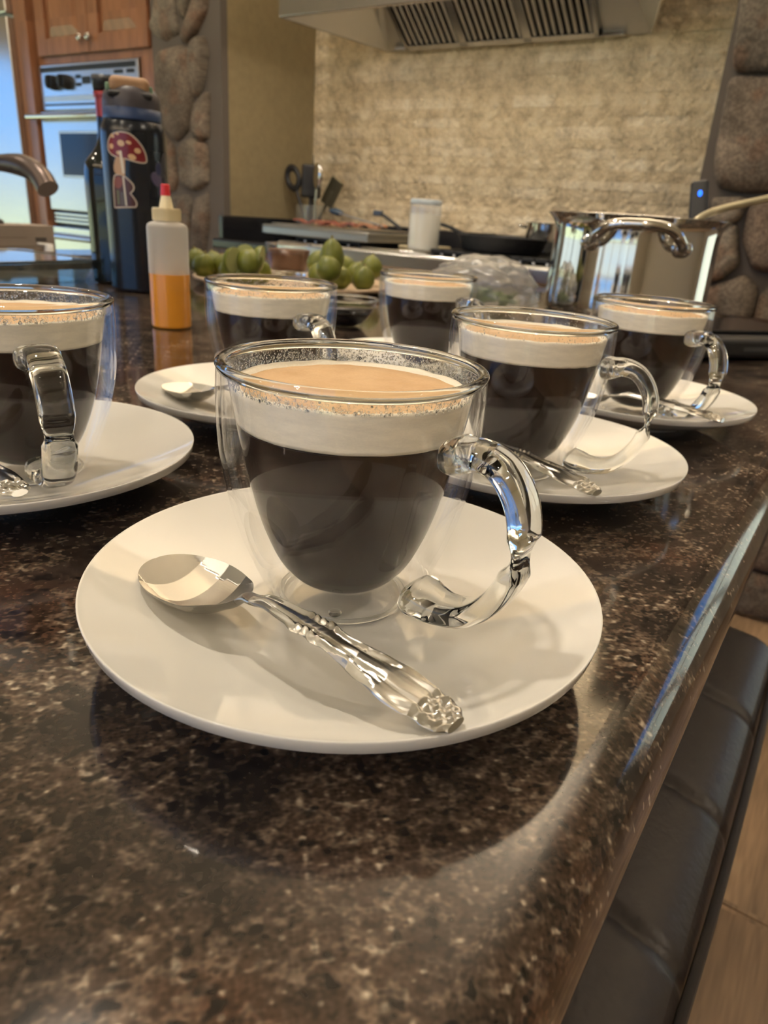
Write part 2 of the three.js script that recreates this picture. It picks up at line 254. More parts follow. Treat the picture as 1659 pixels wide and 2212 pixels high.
// ------------------------------------------------------------------ the range wall
const RZ = -2.8, CX = -2.30;                                        // plane of the tiled wall, of the cream side wall
{
  const o = new THREE.Group(); o.name = 'wall_back'; scene.add(o); tag(o, 'tan split-face stone tile wall behind the range', 'wall', null, 'structure');
  part('backing', wallWithHole('z', Z0 - WT, WT, X0 - WT, X1 + WT, [HR]), M.wall, o);
  part('grout_bed', boxUV(bx(CX, -0.30, 0.5, CEIL, Z0, RZ - 0.012)), M.grout, o);
  let n = 0; const vars = {};
  for (let y = TOP + 0.09, r = 0; y < TOP + 1.0; r++) {
    const h = [0.034, 0.039, 0.031][r % 3]; let x = CX + 0.002 - rnd(0, 0.1);
    while (x < -0.36) {
      const li = Math.floor(rnd(0, 4)), l = [0.13, 0.21, 0.27, 0.17][li], a = Math.max(x, CX + 0.001), b = Math.min(x + l, -0.35), d = rnd(0.003, 0.007);
      if (b - a > 0.02) { const g = boxUV(rbx(a, b - 0.0004, y, y + h - 0.0004, RZ - 0.012, RZ + d, 0.0008, 1)); part('tile', g, M.tiles[Math.floor(rnd(0, 5)) % 5], o); n++; }
      x += l;
    }
    y += h;
  }
}
struct('wall_side', boxUV(bx(CX - 0.06, CX, 0, CEIL, Z0, -2.27)), M.cream, 'smooth cream side wall between stone column and tiles', 'wall');
function column(name, label, z, core, polys, grow = 1) {
  const o = new THREE.Group(); o.name = numbered(name); scene.add(o); tag(o, label, 'column', null, 'structure');
  part('mortar_core', boxUV(bx(...core)), M.mortar, o);
  polys.forEach((px, i) => {
    const pts = px.map(([x, y]) => { const p = onZ(x, y, z); return [p.x, p.y]; }); let cx = 0, cy = 0; for (const p of pts) { cx += p[0] / pts.length; cy += p[1] / pts.length; }
    part('stone', stone(pts.map(([x, y]) => [cx + (x - cx) * grow, cy + (y - cy) * grow]), z, 0.035 + 0.02 * hash(i, 4, 9), i + 3), M.rocks[i % 4], o);
  });
  return o;
}
const zl = (list) => list.map(([x, y]) => [x / 3.949 + 310, y / 3.949]);
column('stone_column', 'grey rough stone column between wall oven and cream wall', -2.25, [-2.69, -2.299, 0, CEIL, -2.27, -2.235], [
  zl([[65, 240], [100, 60], [130, -90], [210, -110], [300, 0], [345, 300], [230, 375], [150, 372], [100, 310]]), zl([[118, 560], [160, 440], [350, 388], [445, 420], [472, 640], [455, 980], [420, 1130], [320, 1228], [240, 1160], [168, 1040], [140, 850]]),
  zl([[300, -90], [455, -90], [395, 185], [345, 150]]), zl([[460, -90], [590, -90], [580, 100], [490, 300], [430, 385], [350, 372], [400, 190]]),
  zl([[452, 430], [480, 330], [550, 310], [590, 440], [570, 600], [545, 760], [480, 860], [476, 640]]), zl([[470, 880], [545, 800], [595, 780], [590, 1180], [520, 1230], [440, 1160], [460, 1000]]),
  zl([[312, 1290], [420, 1165], [580, 1235], [592, 1560], [460, 1642], [350, 1560]]), zl([[180, 1080], [235, 1180], [300, 1240], [300, 1380], [335, 1540], [300, 1640], [230, 1640], [215, 1400]]),
  zl([[230, 1660], [440, 1660], [450, 1800], [420, 2050], [380, 2180], [260, 2180]]), zl([[460, 1665], [590, 1585], [590, 1900], [560, 2180], [430, 2180], [455, 1850]]),
  zl([[250, 2200], [560, 2200], [545, 2420], [400, 2500], [260, 2420]]),
], 1.01);
const rightColumn = column('stone_column', 'brown rough stone column beside the stockpot', -2.2, [-0.47, 0.32, 0, 2.36, -2.95, -2.2], [
  [[1606, -60], [1598, 40], [1582, 140], [1590, 160], [1720, 158], [1720, -60]], [[1578, 166], [1660, 168], [1720, 166], [1730, 300], [1700, 412], [1610, 418], [1548, 405], [1545, 340], [1562, 240]],
  [[1540, 428], [1600, 424], [1622, 432], [1600, 476], [1540, 500]], [[1612, 462], [1630, 436], [1740, 420], [1750, 560], [1680, 590], [1624, 580], [1604, 520]],
  [[1536, 506], [1594, 482], [1600, 570], [1560, 604], [1526, 612]], [[1528, 622], [1612, 590], [1640, 622], [1632, 680], [1590, 726], [1500, 740], [1490, 660]],
  [[1640, 640], [1672, 600], [1760, 600], [1770, 720], [1640, 760], [1610, 726]], [[1480, 750], [1592, 738], [1640, 770], [1600, 860], [1470, 860]], [[1730, -60], [1900, -60], [1900, 150], [1735, 150]], [[1740, 170], [1900, 165], [1920, 400], [1760, 410], [1745, 300]],
], 1.01);

for (let r = 0; r < 5; r++) for (let k = 0; k < 3; k++) {              // lower courses and the far side of the right-hand column
  const w = 0.262, x0 = -0.465 + k * w + (r % 2 ? 0.02 : -0.0) , y0 = 0.01 + r * 0.148, j = (q) => 0.022 * (hash(r * 7 + k, q, 31) - 0.5);
  part('stone', stone([[x0 + 0.01 + j(1), y0 + 0.008], [x0 + w * 0.5, y0 + 0.004 + j(2)], [x0 + w - 0.012 + j(3), y0 + 0.012], [x0 + w - 0.008, y0 + 0.075 + j(4)], [x0 + w - 0.018 + j(5), y0 + 0.138], [x0 + w * 0.5, y0 + 0.142 + j(6)], [x0 + 0.014 + j(7), y0 + 0.136], [x0 + 0.006, y0 + 0.07]], -2.2, 0.035, r * 3 + k + 40), M.rocks[(r + k * 2) % 4], rightColumn);
}
for (let r = 0; r < 7; r++) { const y0 = 0.78 + r * 0.222, x0 = 0.05 + 0.03 * (hash(r, 2, 8) - 0.5); part('stone', stone([[x0 + 0.02, y0 + 0.012], [x0 + 0.14, y0 + 0.004], [0.312, y0 + 0.016], [0.316, y0 + 0.12], [0.308, y0 + 0.21], [x0 + 0.13, y0 + 0.214], [x0 + 0.018, y0 + 0.2], [x0, y0 + 0.1]], -2.2, 0.038, r + 70), M.rocks[(r * 3 + 1) % 4], rightColumn); }

// worktop, upstand and cabinets beside and behind the range
{
  const o = thing('back_worktop', 'black stone worktop and upstand behind the range', 'worktop');
  part('slab', boxUV(rbx(CX + 0.002, -1.965, TOP - 0.038, TOP, RZ, -2.16, 0.008)), M.blackStone, o); part('slab', boxUV(rbx(-0.72, -0.475, TOP - 0.038, TOP, RZ, -2.16, 0.008)), M.blackStone, o);
  part('upstand', boxUV(rbx(CX + 0.002, -0.476, TOP - 0.02, TOP + 0.088, RZ + 0.016, RZ + 0.04, 0.003)), M.blackStone, o); part('upstand', boxUV(rbx(CX + 0.002, CX + 0.026, TOP, TOP + 0.088, RZ + 0.04, -2.2, 0.003)), M.blackStone, o);
  const c = thing('base_cabinet', 'reddish wood base cabinet between stone column and range', 'cabinet');
  part('body', boxUV(bx(CX + 0.01, -1.98, 0.1, TOP - 0.04, RZ + 0.05, -2.2)), M.cherry, c); part('drawer', boxUV(rbx(CX + 0.02, -1.99, TOP - 0.2, TOP - 0.055, -2.2, -2.18, 0.005)), M.cherry, c); part('door', boxUV(rbx(CX + 0.02, -1.99, 0.13, TOP - 0.21, -2.2, -2.18, 0.005)), M.cherry, c);
}
// range
const RX0 = -1.955, RX1 = -0.735, GY = TOP + 0.034;
{
  const o = thing('range_cooker', 'wide stainless steel gas range under the hood', 'range');
  part('body', bx(RX0, RX1, 0.08, TOP - 0.02, RZ + 0.05, -2.2), M.steelRough, o);
  part('front_rail', rbx(RX0, RX1, TOP - 0.045, TOP + 0.016, -2.24, -2.165, 0.014, 3), M.steel, o, 'bright steel front rail');
  part('cooktop', rbx(RX0, RX1, TOP - 0.02, TOP + 0.004, RZ + 0.05, -2.24, 0.003), M.blackGloss, o);
  part('griddle_plate', rbx(-1.61, -1.33, TOP + 0.004, TOP + 0.02, -2.7, -2.245, 0.004), M.polished, o, 'bare steel griddle plate');
  for (const [a, b] of [[RX0 + 0.02, -1.62], [-1.32, -1.03], [-1.025, RX1 - 0.01]]) {
    const g = [rbx(a, b, GY - 0.012, GY, -2.272, -2.258, 0.002, 1), rbx(a, b, GY - 0.012, GY, -2.712, -2.698, 0.002, 1), rbx(a, b, GY - 0.012, GY, -2.492, -2.478, 0.002, 1), rbx(a, a + 0.012, GY - 0.03, GY, -2.712, -2.258, 0.002, 1), rbx(b - 0.012, b, GY - 0.03, GY, -2.712, -2.258, 0.002, 1)];
    for (let i = 1; i < 6; i++) { const x = lerp(a, b, i / 6); g.push(rbx(x - 0.005, x + 0.005, GY - 0.014, GY, -2.712, -2.258, 0.002, 1)); }
    part('grate', g, M.iron, o, 'black cast iron grate');
    for (let i = 1; i < 6; i++) part('grate_foot', rbx(lerp(a, b, i / 6) - 0.004, lerp(a, b, i / 6) + 0.004, TOP + 0.004, GY - 0.012, -2.262, -2.252, 0.001, 1), M.steelRough, o);
  }
  for (let i = 0; i < 6; i++) part('control_knob', new THREE.CylinderGeometry(0.024, 0.028, 0.035, 20).rotateX(Math.PI / 2).translate(RX0 + 0.14 + i * 0.19, TOP - 0.105, -2.18), M.black, o);
  part('oven_handle', capped([[RX0 + 0.08, TOP - 0.2, -2.13], [RX1 - 0.08, TOP - 0.2, -2.13]], 0.013, 4), M.polished, o);
}
// hood
{
  const o = thing('range_hood', 'stainless steel range hood with baffle filters', 'range hood'), yb = TOP + 0.745, yt = TOP + 0.985;
  const fl = [-1.985, -2.215], fr = [-0.66, -2.215], bl = [-1.90, RZ + 0.018], br = [-0.85, RZ + 0.018];
  part('front_panel', rbx(fl[0], fr[0], yb, 2.33, -2.225, -2.212, 0.004), M.steel, o, 'smooth steel front panel');
  const quad = (a, b, c, d) => { const g = new THREE.BufferGeometry(); g.setAttribute('position', new THREE.Float32BufferAttribute([...a, ...b, ...c, ...a, ...c, ...d], 3)); g.setAttribute('uv', new THREE.Float32BufferAttribute([0, 0, 1, 0, 1, 1, 0, 0, 1, 1, 0, 1], 2)); g.computeVertexNormals(); return g; };
  const slab = (a, b, c, d, t) => { const n = V(...b).sub(V(...a)).cross(V(...c).sub(V(...a))).normalize().multiplyScalar(t), e = [a, b, c, d].map((p) => [p[0] + n.x, p[1] + n.y, p[2] + n.z]); return join([quad(a, b, c, d), quad(e[3], e[2], e[1], e[0]), quad(a, e[0], e[1], b), quad(b, e[1], e[2], c), quad(c, e[2], e[3], d), quad(d, e[3], e[0], a)]); };
  const P = (q, y) => [q[0], y, q[1]], T = { fl: [-1.75, yt, -2.24], fr: [-0.93, yt, -2.24], bl: [-1.75, yt, -2.44], br: [-0.93, yt, -2.44] };
  part('side_panel', slab(P(fl, yb), P(bl, yb), P(bl, 2.33), P(fl, 2.33), -0.006), M.steel, o); part('side_panel', slab(P(br, yb), P(fr, yb), P(fr, 2.33), P(br, 2.33), -0.006), M.steel, o);
  part('inner_side', slab(P(fl, yb + 0.002), T.fl, T.bl, P(bl, yb + 0.002), 0.004), M.steelRough, o); part('inner_side', slab(P(fr, yb + 0.002), P(br, yb + 0.002), T.br, T.fr, 0.004), M.steelRough, o);
  part('inner_back', slab(P(bl, yb + 0.002), T.bl, T.br, P(br, yb + 0.002), 0.004), M.steelRough, o); part('inner_top', bx(-1.78, -0.9, yt, yt + 0.005, -2.46, -2.22), M.steelRough, o); part('top_panel', bx(-1.98, -0.67, 2.325, 2.345, RZ + 0.02, -2.215), M.steelRough, o);
  part('bottom_lip', rbx(-1.86, -0.93, yb - 0.003, yb + 0.012, RZ + 0.02, RZ + 0.045, 0.003), M.polished, o, 'bright steel drip lip');
  const along = V(0, yt - yb, -2.44 - RZ - 0.018), len = along.length(), tilt = Math.atan2(along.z, along.y), x0 = -1.80, pw = 0.262;
  for (let k = 0; k < 3; k++) {
    const f = new THREE.Group(); f.name = 'baffle_filter'; o.add(f); f.position.set(x0 + pw * (k + 0.5), yb + 0.004, RZ + 0.026); f.rotation.x = tilt;
    part('filter_frame', [bx(-pw / 2, -pw / 2 + 0.016, 0.01, len, 0, 0.02), bx(pw / 2 - 0.016, pw / 2, 0.01, len, 0, 0.02), bx(-pw / 2, pw / 2, 0.01, 0.03, 0, 0.02), bx(-pw / 2, pw / 2, len - 0.02, len, 0, 0.02)], M.steel, f); part('filter_back', bx(-pw / 2 + 0.01, pw / 2 - 0.01, 0.02, len - 0.01, -0.004, 0), M.iron, f);
    for (let i = 0; i < 9; i++) part('baffle', rbx(-pw / 2 + 0.0225 + i * 0.0256, -pw / 2 + 0.0225 + i * 0.0256 + 0.0135, 0.03, len - 0.02, 0.001, 0.019, 0.006, 1), M.steelRough, f);
  }
}

// lamps set in the front of the hood
[-1.66, -1.04].forEach((x, i) => {
  const o = thing('hood_lamp', 'small lamp inside the hood, over the ' + ['left', 'right'][i] + ' burners', 'lamp', [x, TOP + 0.815, -2.262], 0, 'hood lamps');
  part('lamp_housing', rbx(-0.065, 0.065, 0.004, 0.03, -0.034, 0.034, 0.004), M.steelRough, o); part('lamp_lens', bx(-0.058, 0.058, 0, 0.004, -0.028, 0.028), new THREE.MeshStandardMaterial({ color: 0x000000, emissive: LAMP_COLOR, emissiveIntensity: 6 }), o, 'glowing warm lens');
  const l = new THREE.RectAreaLight(LAMP_COLOR, 105, 0.11, 0.05); l.position.set(x, TOP + 0.811, -2.262); l.lookAt(x, 0, -2.262); scene.add(l); l.name = 'hood_light';
});

// ------------------------------------------------------------------ wall oven, cupboard, fridge
{
  const oz = -2.44, xl = -3.79, xr = -3.02, Y = (h) => TOP + h;
  const cab = thing('oven_cabinet', 'tall reddish wood cupboard over the wall oven', 'cabinet');
  part('body', boxUV(join([bx(-3.80, -2.70, 0.08, Y(-0.62), Z0 + 0.01, oz - 0.01), bx(-3.80, -2.70, Y(0.72), 2.365, Z0 + 0.01, oz - 0.01), bx(-3.80, xl - 0.002, Y(-0.62), Y(0.72), Z0 + 0.01, oz - 0.012), bx(xr + 0.002, -2.70, Y(-0.62), Y(0.72), Z0 + 0.01, oz - 0.012)])), M.cherry, cab);
  part('face_frame', boxUV(join([bx(-3.80, -2.70, Y(0.715), Y(0.745), oz - 0.012, oz + 0.002), bx(xr + 0.006, -2.70, Y(-0.62), Y(0.715), oz - 0.012, oz + 0.002), bx(-2.935, -2.70, Y(0.745), 2.365, oz - 0.012, oz + 0.002), bx(-3.80, -3.77, Y(0.745), 2.365, oz - 0.012, oz + 0.002)])), M.cherry, cab);
  for (const [a, b, kx] of [[-3.765, -3.358, -3.405], [-3.352, -2.94, -3.315]]) {
    const d = new THREE.Group(); d.name = 'door'; cab.add(d); const y0 = Y(0.748), y1 = 2.345, s = 0.072;
    part('door_frame', boxUV(join([rbx(a, a + s, y0, y1, oz, oz + 0.022, 0.003), rbx(b - s, b, y0, y1, oz, oz + 0.022, 0.003), rbx(a + s, b - s, y0, y0 + s, oz, oz + 0.022, 0.003), rbx(a + s, b - s, y1 - s, y1, oz, oz + 0.022, 0.003)])), M.cherry, d);
    const pw = b - a - 2 * s, ph = y1 - y0 - 2 * s, pg = new THREE.BoxGeometry(pw, ph, 0.016); { const p = pg.attributes.position; for (let q = 0; q < p.count; q++) if (p.getZ(q) > 0) p.setXY(q, p.getX(q) * (pw - 0.09) / pw, p.getY(q) * (ph - 0.09) / ph); } pg.computeVertexNormals();
    part('raised_panel', boxUV(pg.translate((a + b) / 2, (y0 + y1) / 2, oz + 0.010)), M.cherry, d);
    const k = onZ(kx < -3.36 ? 176 : 194, kx < -3.36 ? 82 : 80, oz + 0.03);
    part('door_knob', new THREE.SphereGeometry(0.017, 20, 14).scale(1, 1, 0.75).translate(k.x, k.y, oz + 0.043), M.polished, d, 'round bright knob'); part('knob_stem', new THREE.CylinderGeometry(0.006, 0.009, 0.03, 12).rotateX(Math.PI / 2).translate(k.x, k.y, oz + 0.03), M.polished, d);
  }
  const ov = thing('wall_oven', 'stainless steel wall oven with knobs and bar handles', 'oven');
  part('body', bx(xl, xr, Y(-0.6), Y(0.712), Z0 + 0.02, oz - 0.004), M.steelRough, ov);
  part('control_panel', rbx(xl, xr, Y(0.512), Y(0.712), oz - 0.004, oz + 0.016, 0.004), M.steel, ov); part('vent_grille', rbx(xl + 0.02, xr - 0.02, Y(0.678), Y(0.7), oz + 0.014, oz + 0.019, 0.002), M.black, ov);
  for (const kx of [-3.665, -3.565]) { part('control_knob', new THREE.CylinderGeometry(0.030, 0.034, 0.034, 24).rotateX(Math.PI / 2).translate(kx, Y(0.632), oz + 0.033), M.black, ov); part('knob_grip', rbx(kx - 0.007, kx + 0.007, Y(0.606), Y(0.658), oz + 0.045, oz + 0.062, 0.003), M.black, ov); }
  for (const [a, b, c, d] of [[-3.485, -3.447, 0.645, 0.660], [-3.485, -3.447, 0.612, 0.627], [-3.435, -3.375, 0.62, 0.652], [-3.30, -3.22, 0.62, 0.652], [-3.19, -3.13, 0.655, 0.67], [-3.10, -3.05, 0.655, 0.67]]) part('button', rbx(a, b, Y(c), Y(d), oz + 0.014, oz + 0.020, 0.002), M.black, ov);
  part('vent_grille', rbx(xl + 0.03, xr - 0.03, Y(0.552), Y(0.575), oz + 0.014, oz + 0.019, 0.002), M.steelRough, ov); part('vent_grille', rbx(xl + 0.03, xr - 0.03, Y(0.532), Y(0.541), oz + 0.013, oz + 0.0175, 0.001), M.black, ov);
  const bar = (y, p) => { part('bar_handle', capped([[xl - 0.045, y, oz + 0.075], [xr + 0.01, y, oz + 0.075]], 0.0135, 4, 14), M.polished, p, 'round steel bar handle'); for (const x of [xl + 0.03, xr - 0.05]) part('handle_post', new THREE.CylinderGeometry(0.009, 0.009, 0.06, 12).rotateX(Math.PI / 2).translate(x, y, oz + 0.045), M.polished, p); };
  const d = new THREE.Group(); d.name = 'oven_door'; ov.add(d);
  part('door_panel', rbx(xl + 0.004, xr - 0.004, Y(0.046), Y(0.506), oz - 0.004, oz + 0.03, 0.005), M.steel, d); part('window_frame', rbx(-3.645, -3.165, Y(0.205), Y(0.418), oz + 0.028, oz + 0.034, 0.012, 3), M.steelRough, d); part('window_glass', rbx(-3.634, -3.176, Y(0.216), Y(0.407), oz + 0.031, oz + 0.036, 0.010, 3), M.blackGloss, d, 'dark oven window'); bar(Y(0.478), d);
  for (let i = 0; i < 3; i++) part('vent_slat', rbx(xl + 0.006, xr - 0.006, Y(-0.018 + i * 0.019), Y(-0.004 + i * 0.019), oz - 0.004, oz + 0.02, 0.003, 1), M.steel, ov); part('vent_gap', bx(xl + 0.006, xr - 0.006, Y(-0.035), Y(0.044), oz - 0.004, oz + 0.004), M.black, ov);
  const w = new THREE.Group(); w.name = 'warming_drawer'; ov.add(w); part('drawer_front', rbx(xl + 0.004, xr - 0.004, Y(-0.30), Y(-0.036), oz - 0.004, oz + 0.03, 0.005), M.steel, w); bar(Y(-0.085), w);
  const fr = thing('fridge', 'tall stainless steel fridge beside the wall oven', 'fridge'), fz = -2.36;
  part('body', bx(-4.80, -3.915, 0.02, TOP + 1.12, Z0 + 0.02, fz - 0.05), M.steelRough, fr); part('lower_door', rbx(-4.80, -3.912, 0.1, TOP + 0.918, fz - 0.05, fz, 0.008), M.steel, fr); part('upper_door', rbx(-4.80, -3.912, TOP + 0.93, TOP + 1.12, fz - 0.05, fz, 0.008), M.steel, fr); part('door_handle', capped([[-4.70, TOP - 0.1, fz + 0.05], [-4.70, TOP + 0.75, fz + 0.05]], 0.014, 4, 12), M.polished, fr);
  single('end_panel', boxUV(rbx(-3.91, -3.805, 0.0, 2.365, Z0 + 0.02, -2.395, 0.004)), M.cherry, 'narrow dark wood upright between fridge and wall oven', 'panel');
}

// ------------------------------------------------------------------ the island
const IX0 = -1.66, IX1 = -0.03, IZ0 = -1.46, IZ1 = 1.3, SINK = [-1.5, -1.2, -1.12, -0.3];
{
  const o = thing('island', 'kitchen island with polished dark brown granite top', 'island');
  const sh = new THREE.Shape(); sh.moveTo(IX0, -IZ1); sh.lineTo(IX1, -IZ1); sh.lineTo(IX1, -IZ0); sh.lineTo(IX0, -IZ0); sh.closePath();
  const h = new THREE.Path(), [a, b, c, d] = SINK, r = 0.03; h.moveTo(a + r, -d); h.lineTo(b - r, -d); h.absarc(b - r, -d + r, r, -Math.PI / 2, 0); h.lineTo(b, -c - r); h.absarc(b - r, -c - r, r, 0, Math.PI / 2); h.lineTo(a + r, -c); h.absarc(a + r, -c - r, r, Math.PI / 2, Math.PI); h.lineTo(a, -d + r); h.absarc(a + r, -d + r, r, Math.PI, 1.5 * Math.PI); sh.holes.push(h);
  const top = new THREE.ExtrudeGeometry(sh, { depth: 0.036, bevelEnabled: false, curveSegments: 6 }).rotateX(-Math.PI / 2).translate(0, TOP - 0.036, 0);
  // moulded edge: a shallow cove, then a bullnose
  const prof = smooth([[IX1, 0], [IX1 + 0.004, -0.0007], [IX1 + 0.009, -0.003], [IX1 + 0.0125, -0.0062], [IX1 + 0.0155, -0.0115], [IX1 + 0.0172, -0.019], [IX1 + 0.0168, -0.027], [IX1 + 0.0145, -0.0335], [IX1 + 0.010, -0.0358], [IX1 + 0.002, -0.036]], 36);
  const pos = [], nor = [], uv = [], idx = [];
  prof.forEach(([x, y], i) => { const p = prof[Math.max(0, i - 1)], q = prof[Math.min(prof.length - 1, i + 1)]; let nx = -(q[1] - p[1]), ny = q[0] - p[0]; const l = Math.hypot(nx, ny) || 1; nx /= l; ny /= l; if (i === 0) { nx = 0; ny = 1; } for (const z of [IZ1, IZ0]) { pos.push(x, TOP + y, z); nor.push(nx, ny, 0); uv.push(IX1 + i * 0.0014, z); } });
  for (let i = 0; i < prof.length - 1; i++) { const k = i * 2; idx.push(k, k + 2, k + 1, k + 1, k + 2, k + 3); }
  const eg = new THREE.BufferGeometry(); eg.setAttribute('position', new THREE.Float32BufferAttribute(pos, 3)); eg.setAttribute('normal', new THREE.Float32BufferAttribute(nor, 3)); eg.setAttribute('uv', new THREE.Float32BufferAttribute(uv, 2)); eg.setIndex(idx);
  const cap = (z, f) => { const s = new THREE.Shape(); prof.forEach(([x, y], i) => i ? s.lineTo(x, TOP + y) : s.moveTo(x, TOP + y)); s.lineTo(IX1, TOP - 0.036); s.closePath(); return boxUV(new THREE.ShapeGeometry(s).translate(0, 0, z)); };
  part('countertop', join([boxUV(top), plain(eg), cap(IZ0), cap(IZ1)]), M.granite, o, 'polished dark brown granite top');
  part('cabinet_body', boxUV(join([bx(IX0 + 0.04, SINK[0] - 0.03, 0.09, TOP - 0.037, IZ0 + 0.04, IZ1 - 0.04), bx(SINK[1] + 0.03, -0.47, 0.09, TOP - 0.037, IZ0 + 0.04, IZ1 - 0.04), bx(SINK[0] - 0.03, SINK[1] + 0.03, 0.09, TOP - 0.30, IZ0 + 0.04, IZ1 - 0.04), bx(SINK[0] - 0.03, SINK[1] + 0.03, TOP - 0.3, TOP - 0.037, IZ0 + 0.04, SINK[2] - 0.03), bx(SINK[0] - 0.03, SINK[1] + 0.03, TOP - 0.3, TOP - 0.037, SINK[3] + 0.03, IZ1 - 0.04)])), M.cherry, o);
  const s = thing('sink', 'stainless steel sink let into the granite', 'sink'), [sa, sb, sc, sd] = [SINK[0] - 0.004, SINK[1] + 0.004, SINK[2] - 0.004, SINK[3] + 0.004];
  part('basin', join([bx(sa, sb, TOP - 0.24, TOP - 0.237, sc, sd), bx(sa - 0.003, sa, TOP - 0.24, TOP - 0.037, sc, sd), bx(sb, sb + 0.003, TOP - 0.24, TOP - 0.037, sc, sd), bx(sa, sb, TOP - 0.24, TOP - 0.037, sc - 0.003, sc), bx(sa, sb, TOP - 0.24, TOP - 0.037, sd, sd + 0.003)]), M.steelRough, s); part('drain', cyl(0.045, 0.045, 0.004, -1.35, TOP - 0.237, -0.7), M.polished, s);
  const f = thing('faucet', 'dark bronze arched faucet over the sink', 'faucet');
  part('base', cyl(0.027, 0.024, 0.05, -1.575, TOP, -0.815), M.bronze, f); part('handle', capped([[-1.575, TOP + 0.03, -0.79], [-1.575, TOP + 0.045, -0.74]], 0.008, 6), M.bronze, f);
  const tip = onZ(100, 398, -0.828), mid = onZ(60, 362, -0.825);
  const pts = [[-1.575, TOP + 0.05, -0.815], [-1.575, TOP + 0.12, -0.815], [-1.56, TOP + 0.145, -0.817], [-1.51, TOP + 0.164, -0.82], [-1.44, TOP + 0.170, -0.824], [mid.x, mid.y, mid.z], [tip.x - 0.015, tip.y + 0.012, tip.z], [tip.x + 0.004, tip.y - 0.008, tip.z]];
  const curve = new THREE.CatmullRomCurve3(pts.map((p) => V(...p)), false, 'centripetal'), tg = new THREE.TubeGeometry(curve, 60, 0.0145, 16);
  { const p = tg.attributes.position; for (let i = 0; i <= 60; i++) { const t = i / 60, c = curve.getPointAt(t), k = 1 + 0.35 * sstep(0.55, 0.8, t); for (let j = 0; j <= 16; j++) { const q = i * 17 + j; p.setXYZ(q, c.x + (p.getX(q) - c.x) * k, c.y + (p.getY(q) - c.y) * k, c.z + (p.getZ(q) - c.z) * k); } } }
  const e = curve.getPoint(1), et = curve.getTangent(1); part('spout', join([tg, new THREE.CircleGeometry(0.0195, 20).applyQuaternion(new THREE.Quaternion().setFromUnitVectors(V(0, 0, 1), et)).translate(e.x, e.y, e.z)]), M.bronze, f);
}

// ------------------------------------------------------------------ saucers, mugs, coffee, spoons
const SP = [[-0.1134, -0.159], [-0.2996, -0.1602], [-0.2999, -0.3243], [-0.1282, -0.3379], [-0.1211, -0.5157], [-0.2985, -0.512]];
const MP = [[-0.1204, -0.1673, 0.06], [-0.2945, -0.1654, 0.35], [-0.3022, -0.3316, 0.30], [-0.1324, -0.3305, -0.12], [-0.121, -0.5102, 0.5], [-0.3008, -0.5156, 0.2]];
const WHICH = ['of edge row farthest from stockpot', 'of inner row farthest from stockpot', 'mid inner row by squeeze bottle', 'mid row along the counter edge', 'of edge row nearest the stockpot', 'of inner row nearest the plastic bag'];
const saucerY = (r) => r < 0.03 ? 0.0062 : 0.0062 + 0.0141 * Math.pow((r - 0.03) / 0.0475, 1.55);
const saucerGeo = (() => {
  const p = []; for (let i = 0; i <= 44; i++) { const r = 0.0772 * i / 44; p.push([r, saucerY(r)]); }
  p.push([0.0777, 0.0205], [0.07785, 0.0200], [0.0777, 0.0194]); for (let i = 44; i >= 22; i--) { const r = 0.0772 * i / 44; p.push([r, saucerY(r) - 0.0034 - 0.0008 * (44 - i) / 22]); }
  p.push([0.036, 0.0022], [0.0355, 0.0004], [0.034, 0], [0.0325, 0.0004], [0.032, 0.0024], [0.0001, 0.0026]); return lathe(p.reverse(), 128);
})();
SP.forEach(([x, z], i) => { const m = single('saucer', saucerGeo, M.porcelain, 'white round porcelain saucer under the mug ' + WHICH[i], 'saucer', 'saucers under the coffee mugs'); m.position.set(x, TOP, z); });

const B0 = 0.0064;                                                  // height of a mug's foot above the worktop
const outer = smooth([[0.0003, 0.0066], [0.012, 0.0064], [0.0195, 0.0064], [0.0222, 0.0080], [0.0257, 0.0130], [0.0293, 0.0205], [0.0325, 0.0285], [0.0352, 0.037], [0.0375, 0.0465], [0.0390, 0.056], [0.0396, 0.066], [0.0397, 0.076], [0.0394, 0.0812]], 70).map(([r, y]) => [r, y - B0]);
const innerP = [[0.0003, 0.0112], [0.009, 0.0117], [0.0160, 0.0145], [0.0212, 0.0205], [0.0253, 0.0290], [0.0282, 0.0375], [0.0304, 0.0465], [0.0325, 0.0565], [0.0346, 0.0680], [0.0361, 0.0770], [0.0368, 0.0812]];
const inner = smooth(innerP, 70).map(([r, y]) => [r, y - B0]);
const rIn = (y) => { for (let i = 1; i < inner.length; i++) if (inner[i][1] >= y) { const a = inner[i - 1], b = inner[i]; return lerp(a[0], b[0], (y - a[1]) / (b[1] - a[1])); } return inner[inner.length - 1][0]; };
const F0 = 0.0654 - B0, F1 = 0.0762 - B0;
const mugProto = new THREE.Group(); mugProto.name = 'glass_mug';
